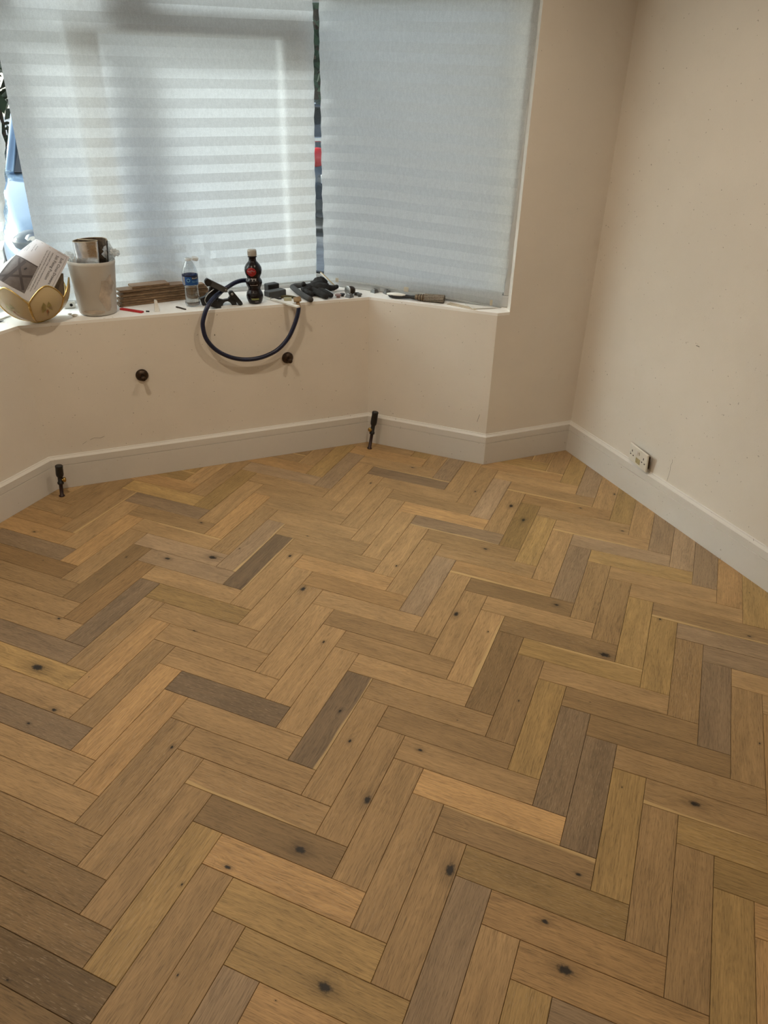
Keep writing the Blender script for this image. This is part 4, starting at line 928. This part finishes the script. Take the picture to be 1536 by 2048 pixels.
for pts, r in (([(1.02, 1.63, .776), (1.035, 1.58, .774), (1.052, 1.520, .770)], [.017, .0165, .0125]), ([(1.05, 1.62, .776), (1.070, 1.57, .774), (1.082, 1.535, .770)], [.016, .015, .0115]), ([(.995, 1.66, .775), (.990, 1.61, .773), (1.003, 1.585, .769)], [.015, .0145, .0110]), ([(1.00, 1.68, .778), (.985, 1.66, .80), (.982, 1.645, .806)], [.014, .012, .009]), ([(1.09, 1.66, .778), (1.125, 1.645, .775), (1.142, 1.625, .785)], [.018, .015, .010])):
    gl.tube(catmull(pts, 5), [r[0] + (r[-1] - r[0]) * i / 10 for i in range(11)], 10)
    gl.ball(pts[-1], r[-1], 10, 8)
tag(gl.build('work_glove', GLV), 'black crumpled work glove in the right corner of the sill', 'glove')
ch = thing('steel_scraper', 'thin steel bar leaning between the blinds with its end on the black glove', 'tool', (1.150, 1.652, .783))
dch = Vector((1.150 - 1.094, 1.640 - 1.728, .772 - .834)); q = frame(dch, (0, 1, .3))
MB().box((1.122, 1.684, .803), (dch.length, .011, .0035), q, .0006).build('blade', STEEL, ch)
MB().box((1.1215, 1.6835, .8065), (dch.length, .0022, .0042), q, 0).build('brass_edge', BRASS, ch)
MB().box((1.083, 1.560, Z0 + .0262), (.060, .007, .004), frame((.45, -.85, -.18), (0, 0, 1)), .001).build('pale_tip', STEEL, ch)
# round cup tool
hsx = thing('cup_tool', 'round silver faced cup tool with a thin shank on the sill corner', 'tool', (1.195, 1.555, Z0))
ax = Vector((-.93, -.30, .10)).normalized(); hc = Vector((1.180, 1.560, Z0 + .0245))
MB().lathe([(.0001, .004), (.019, .004), (.0215, .0045), (.0215, .0085), (.019, .009), (.0001, .0088)], hc, ax, 28).build('silver_disc', STEEL, hsx)
MB().lathe([(.0195, .004), (.0205, -.006), (.0200, -.018), (.0165, -.028), (.009, -.034), (.0001, -.035)], hc, ax, 26).build('dark_cup', BRONZE, hsx)
MB().tube([hc + ax * .008, hc + ax * .060, hc + ax * .098], .0016, 8).build('shank', STEEL, hsx)
MB().lathe([(.007, 0), (.0085, .003), (.0085, .020), (.006, .024)], hc - ax * .026 + Vector((.004, -.010, -.0155)), (.85, -.45, 0), 14).build('clamp_lug', BLACK, hsx)
# stepped square pads
PADG = mat('grey_pad_plastic', (0.115, 0.118, 0.118), 0.5, var=.15)
def pad(x, y, a, label, s=.0155, m=PADG):
    t = thing('square_pad', label, 'pad', (x, y, Z0), 'small square tapered pads')
    c, q = Vector((x, y, Z0)), rotz(a)
    vs_ = [c + q @ Vector((i * s, j * s, .0004)) for i, j in ((-1, -1), (1, -1), (1, 1), (-1, 1))] + [c + q @ Vector((i * s * .62, j * s * .62, .0155)) for i, j in ((-1, -1), (1, -1), (1, 1), (-1, 1))]
    MB().add(vs_, [(3, 2, 1, 0), (4, 5, 6, 7), (0, 1, 5, 4), (1, 2, 6, 5), (2, 3, 7, 6), (3, 0, 4, 7)]).build('tapered_base', m, t)
    MB().box(c + Vector((0, 0, .0162)), (s * 1.15, s * 1.15, .0014), q, .0003).build('top_plate', STEEL, t)
    MB().lathe([(.0036, .0168), (.0036, .0188), (.0022, .0192)], c, (0, 0, 1), 12).build('centre_stud', GREYPL, t)
pad(1.172, 1.528, .5, 'small square grey pad with steel top in front of the round cup tool')
pad(1.322, 1.578, .35, 'small square grey pad on the right sill, farther from the paintbrush')
pad(1.372, 1.540, .15, 'small square grey pad on the right sill, next to the paintbrush handle')
def capf(x, y, r, h, m, label, nm='flanged_cap'):
    tag(MB().lathe([(r * .62, .0005), (r * .66, h * .55), (r, h * .60), (r, h * .92), (r * .8, h), (r * .3, h * .96)], (x, y, Z0), (0, 0, 1), 18).build(nm, m), label, 'cap', 'small flanged caps')
capf(1.118, 1.536, .0150, .017, mat('mauve_plastic', (0.26, 0.17, 0.16), .5, var=.2), 'dusty mauve flanged cap near the black glove')
capf(1.146, 1.556, .0125, .014, BLACK, 'small black flanged cap behind the mauve one')
capf(1.222, 1.524, .0125, .016, PADG, 'small grey flanged cap at the corner of the sill edge')

# ---- paintbrush on the right sill
pbr = thing('paintbrush', 'used paintbrush with black handle lying on the right sill', 'paintbrush', (1.457, 1.358, Z0))
d_ = Vector((1.579 - 1.364, 1.294 - 1.466, 0)).normalized(); p0 = Vector((1.346, 1.462, Z0 + .013)) 
def along(s, z=0): return p0 + d_ * s + Vector((0, 0, z))
hpr = [(.003, 0), (.009, .006), (.0125, .022), (.0125, .050), (.009, .085), (.0075, .110), (.0105, .140)]
MB().lathe(hpr, p0, d_, 18).build('handle', BLACK, pbr)
sm_ = MB(); q = frame(d_, (0, 0, 1)); sm_.ball(along(.040, .0065), (.050, .0135, .0085), 14, 8, q); sm_.build('dried_white_paint', WHITEPL, pbr)
FER = mat('worn_ferrule', (0.22, 0.16, 0.10), 0.5, .5, var=.4, vscale=90)
def oval(s0, s1, w0, w1, h0, h1, m, nm, n=26, wav=0, zc=.0):
    mb = MB(); rings = 7
    y_ = q @ Vector((0, 1, 0)); z_ = Vector((0, 0, 1)); vs_ = []
    for j in range(rings + 1):
        t = j / rings; ww = w0 + (w1 - w0) * t; hh = h0 + (h1 - h0) * t
        for i in range(n):
            a = 2 * PI * i / n; k = 1 + wav * math.sin(i * 7.3 + j * .6) ; e = .010 * wav * 6 * math.sin(i * 4.1) if j == rings else 0
            vs_.append(along(s0 + (s1 - s0) * t + e) + y_ * (ww * math.cos(a) * k) + z_ * (hh * math.sin(a) * k + zc))
    fs = [(j * n + i, j * n + (i + 1) % n, (j + 1) * n + (i + 1) % n, (j + 1) * n + i) for j in range(rings) for i in range(n)] + [tuple(range(n))[::-1], tuple(range(rings * n, (rings + 1) * n))]
    mb.add(vs_, fs, not wav); return mb.build(nm, m, pbr)
oval(.134, .182, .015, .0215, .0115, .0165, FER, 'ferrule', zc=.0035)
for k in range(3): oval(.148 + .012 * k, .151 + .012 * k, .0185 + .0015 * k, .0190 + .0015 * k, .0145 + .0013 * k, .0148 + .0013 * k, BRONZE, 'ferrule_band', 20, zc=.0035)
BRI = mat('grey_bristles', (0.20, 0.165, 0.125), 0.8, var=.5, vscale=30, stretch=(8, 8, 8))
oval(.180, .272, .0215, .0245, .0165, .0175, BRI, 'bristles', 60, .07, zc=.0052)
# ---- cards at the right end
tag(MB().prism([(1.640, 1.236), (1.637, 1.146), (1.752, 1.124), (1.738, 1.142)], Z0 + .0030, Z0 + .0052).build('white_card', WHITEPL), 'white card lying at the right end of the sill past the paintbrush', 'card')
tag(MB().prism([(1.560, 1.262), (1.590, 1.284), (1.660, 1.150), (1.640, 1.134)], Z0 + .0004, Z0 + .0026).build('beige_strip', mat('beige_card', (0.52, 0.44, 0.33), .7, var=.15)), 'beige card strip lying under the white card beyond the brush bristles', 'card')

# ================================================================== OUTSIDE
TAR = mat('pale_paving', (0.30, 0.30, 0.30), 0.85, var=.25, vscale=4, bump=.3, bscale=60)
struct(MB().prism([(-30, 1.96), (30, 1.96), (30, 40), (-30, 40)], -.10, 0.0).build('driveway', TAR))
def car(name, label, origin, heading, paint, length=4.2, width=1.74, rear_detail=True):
    """front of the car points along local -y; origin at the middle of the front bumper on the ground"""
    t = thing(name, label, 'car', (origin[0], origin[1], 0)); c, s_ = math.cos(heading), math.sin(heading)
    def Wp(x, y, z): return Vector((origin[0] + x * c - y * s_, origin[1] + x * s_ + y * c, z))
    hw = width / 2
    # stations along the body: y, bottom, shoulder height, top (bonnet/boot line), half width factor
    st = [(0.00, .34, .52, .58, .74), (.06, .26, .58, .68, .86), (.25, .22, .66, .76, .95), (.75, .20, .78, .88, 1.0), (1.25, .20, .86, .97, 1.0), (2.0, .20, .90, .98, 1.0), (3.0, .20, .94, 1.0, 1.0), (3.8, .22, .96, 1.02, .98), (4.08, .26, .92, .98, .93), (4.2, .36, .70, .80, .86)]
    def ring(q):
        y, zb, zs, zt, f = q; w = hw * f; y *= length / 4.2
        return [(-w * .80, y, zb), (-w * .97, y, zb + .10), (-w, y, (zb + zs) / 2), (-w * .97, y, zs), (-w * .84, y, zt - .015), (-w * .4, y, zt + .018), (w * .4, y, zt + .018), (w * .84, y, zt - .015), (w * .97, y, zs), (w, y, (zb + zs) / 2), (w * .97, y, zb + .10), (w * .80, y, zb)]
    rs = [ring(q) for q in st]; n = 12; mb = MB(); vs_ = [Wp(*p) for r in rs for p in r]
    fs = [(j * n + i, (j + 1) * n + i, (j + 1) * n + (i + 1) % n, j * n + (i + 1) % n) for j in range(len(rs) - 1) for i in range(n)]
    fs += [tuple(range(n)), tuple(range((len(rs) - 1) * n, len(rs) * n))[::-1]]
    mb.add(vs_, fs, True).build('body', paint, t)
    CG = mat('car_glass', (0.02, 0.025, 0.03), 0.04, 0.0, **{'Specular IOR Level': 1.0})
    # roof and pillars
    gh = [(1.20, .96, .80, .96, .80), (1.95, .96, .80, 1.40, .62), (2.5, .98, .80, 1.46, .63), (3.2, .99, .80, 1.43, .62), (4.0, .99, .78, 1.03, .74)]
    k = length / 4.2
    A0 = [(-.74, 1.2), (.74, 1.2)]
    rf = MB().grid(lambda a, b: Wp(hw * .70 * (a * 2 - 1), (1.98 + 1.45 * b) * k, 1.40 + .05 * math.sin(PI * min(1, b * 1.2 + .1)) - .03 * (a * 2 - 1) ** 2), 10, 10)
    rf.build('roof', paint, t)
    MB().grid(lambda a, b: Wp(hw * (.82 - .14 * b) * (a * 2 - 1), (1.18 + .84 * b - .10 * (1 - (a * 2 - 1) ** 2)) * k, .955 + .445 * b - .03 * b * (a * 2 - 1) ** 2), 12, 8).build('windscreen', CG, t)
    MB().grid(lambda a, b: Wp(hw * (.80 - .12 * b) * (1 - a * 2), (4.02 - .62 * b) * k, .985 + .42 * b - .02 * b * (a * 2 - 1) ** 2), 12, 8).build('rear_window', CG, t)
    for sd_ in (-1, 1):
        MB().grid(lambda a, b: Wp(sd_ * hw * (.86 - .16 * b), (1.25 + .72 * b + (2.7 - 1.28 * b) * a) * k, .95 + .44 * b), 8, 4).build('side_window', CG, t)
        MB().tube([Wp(sd_ * hw * .83, 1.18 * k, .95), Wp(sd_ * hw * .755, 1.62 * k, 1.20), Wp(sd_ * hw * .69, 2.02 * k, 1.405), Wp(sd_ * hw * .69, 2.7 * k, 1.455), Wp(sd_ * hw * .69, 3.42 * k, 1.40), Wp(sd_ * hw * .80, 4.02 * k, .99)], .035, 8).build('pillar', paint, t)
        hl = MB().ball(Wp(sd_ * hw * .66, .13 * k, .60), (.20, .13, .085), 14, 8, rotz(heading - sd_ * .5)); hl.build('headlamp', mat('headlamp_glass', (0.22, 0.24, 0.25), .05, .3), t)
        MB().lathe([(.055, 0), (.06, .02), (.04, .03)], Wp(sd_ * hw * .70, .02 * k, .61), Wp(0, -1, 0) - Wp(0, 0, 0), 16).build('lamp_ring', STEEL, t)
        tl = MB().ball(Wp(sd_ * hw * .78, 4.10 * k, .90), (.15, .09, .11), 12, 8, rotz(heading)); tl.build('tail_lamp', mat('red_lamp', (0.55, 0.01, 0.015), .15, 0), t)
        MB().box(Wp(sd_ * hw * .70, 4.17 * k, .575), (.16, .03, .05), rotz(heading), .01).build('reflector', MATS['red_lamp'], t)
        MB().box(Wp(sd_ * hw * 1.06, 1.55 * k, 1.0), (.16, .10, .11), rotz(heading), .03).build('door_mirror', paint, t)
        for yy in (.78, 3.38):
            MB().lathe([(.20, -.10), (.30, -.10), (.315, -.06), (.315, .06), (.30, .10), (.20, .10)], Wp(sd_ * hw * .88, yy * k, .315), Wp(1, 0, 0) - Wp(0, 0, 0), 24).build('wheel', RUBBER, t)
    MB().box(Wp(0, -.01 * k, .40), (width * .5, .06, .12), rotz(heading), .02).build('grille', BLACK, t)
    pl = MB().box(Wp(0, -.045, .50), (.52, .012, .11), rotz(heading), .004); pl.build('number_plate', WHITEPL, t)
    pl = MB().box(Wp(.42, 4.205 * k, .69), (.52, .03, .09), rotz(heading), .004); pl.build('number_plate', WHITEPL, t)
    MB().box(Wp(0, 4.13 * k, 1.09), (width * .86, .05, .05), rotz(heading), .01).build('chrome_trim', STEEL, t)
    MB().box(Wp(0, 3.50 * k, 1.40), (width * .66, .20, .035), rotz(heading), .012).build('rear_spoiler', paint, t)
    MB().box(Wp(0, 4.15 * k, .42), (width * .9, .12, .18), rotz(heading), .04).build('rear_bumper', GREYPL, t)
    MB().tube([Wp(-hw * .62, .30 * k, .775), Wp(-hw * .2, .14 * k, .725), Wp(hw * .2, .14 * k, .725), Wp(hw * .62, .30 * k, .775)], .006, 6).build('bonnet_seam', BLACK, t)
    return t
P1 = mat('silver_blue_car_paint', (0.30, 0.42, 0.55), 0.12, 0.55, **{'Coat Weight': 1.0}); P2 = mat('dark_blue_car_paint', (0.030, 0.042, 0.062), 0.15, 0.2, **{'Coat Weight': 1.0})
car('parked_car', 'pale blue car parked facing the house, seen through the gap left of the front blind', (.36, 4.25), math.radians(0), P1)
car('parked_car', 'dark car seen from behind through the gap between the two blinds', (3.46, 11.1), math.radians(180), P2)
# hedge and trees beyond the drive
LEAF = mat('dark_leaves', (0.030, 0.060, 0.022), 0.6, var=.6, vscale=3); BARK = mat('bark', (0.08, 0.055, 0.035), .9, var=.3)
def tree(x, y, h, r, label, seed, cat='tree', nm='leafy_tree'):
    t = thing(nm, label, cat, (x, y, 0), 'trees beyond the drive'); rg_ = random.Random(seed)
    MB().tube([(x, y, 0), (x + .1, y, h * .4), (x, y, h * .7)], [.16, .12, .06], 8).build('trunk', BARK, t)
    lv = MB()
    for k in range(2600):
        dd = Vector((rg_.gauss(0, 1), rg_.gauss(0, 1), rg_.gauss(0, 1))).normalized() * (rg_.random() ** .33)
        p = Vector((x + dd.x * r, y + dd.y * r, h * .55 + dd.z * h * .47)); p += Vector((mnoise.noise(p * .7), mnoise.noise(p * .7 + Vector((9, 0, 0))), 0)) * .6; p.z = max(.05, p.z)
        s_ = rg_.uniform(.10, .22); u = Vector((rg_.gauss(0, 1), rg_.gauss(0, 1), rg_.gauss(0, .6))).normalized(); v = u.cross(Vector((rg_.gauss(0, 1), rg_.gauss(0, 1), rg_.gauss(0, 1)))).normalized()
        lv.add([p - u * s_, p + v * s_ * .5, p + u * s_, p - v * s_ * .5], [(0, 1, 2, 3)])
    f = lv.build('foliage', LEAF, t); f['kind'] = 'stuff'
tree(-.9, 15.5, 5.0, 1.9, 'dark green tree behind the pale blue car', 1)
tree(5.4, 15.2, 6.5, 2.4, 'green tree rising above the dark car between the blinds', 3)
tree(11.2, 16.0, 5.5, 2.1, 'green tree outside beyond the right bay window', 4)
tree(-6.6, 15.0, 5.5, 2.3, 'green tree outside beyond the left bay window', 5)
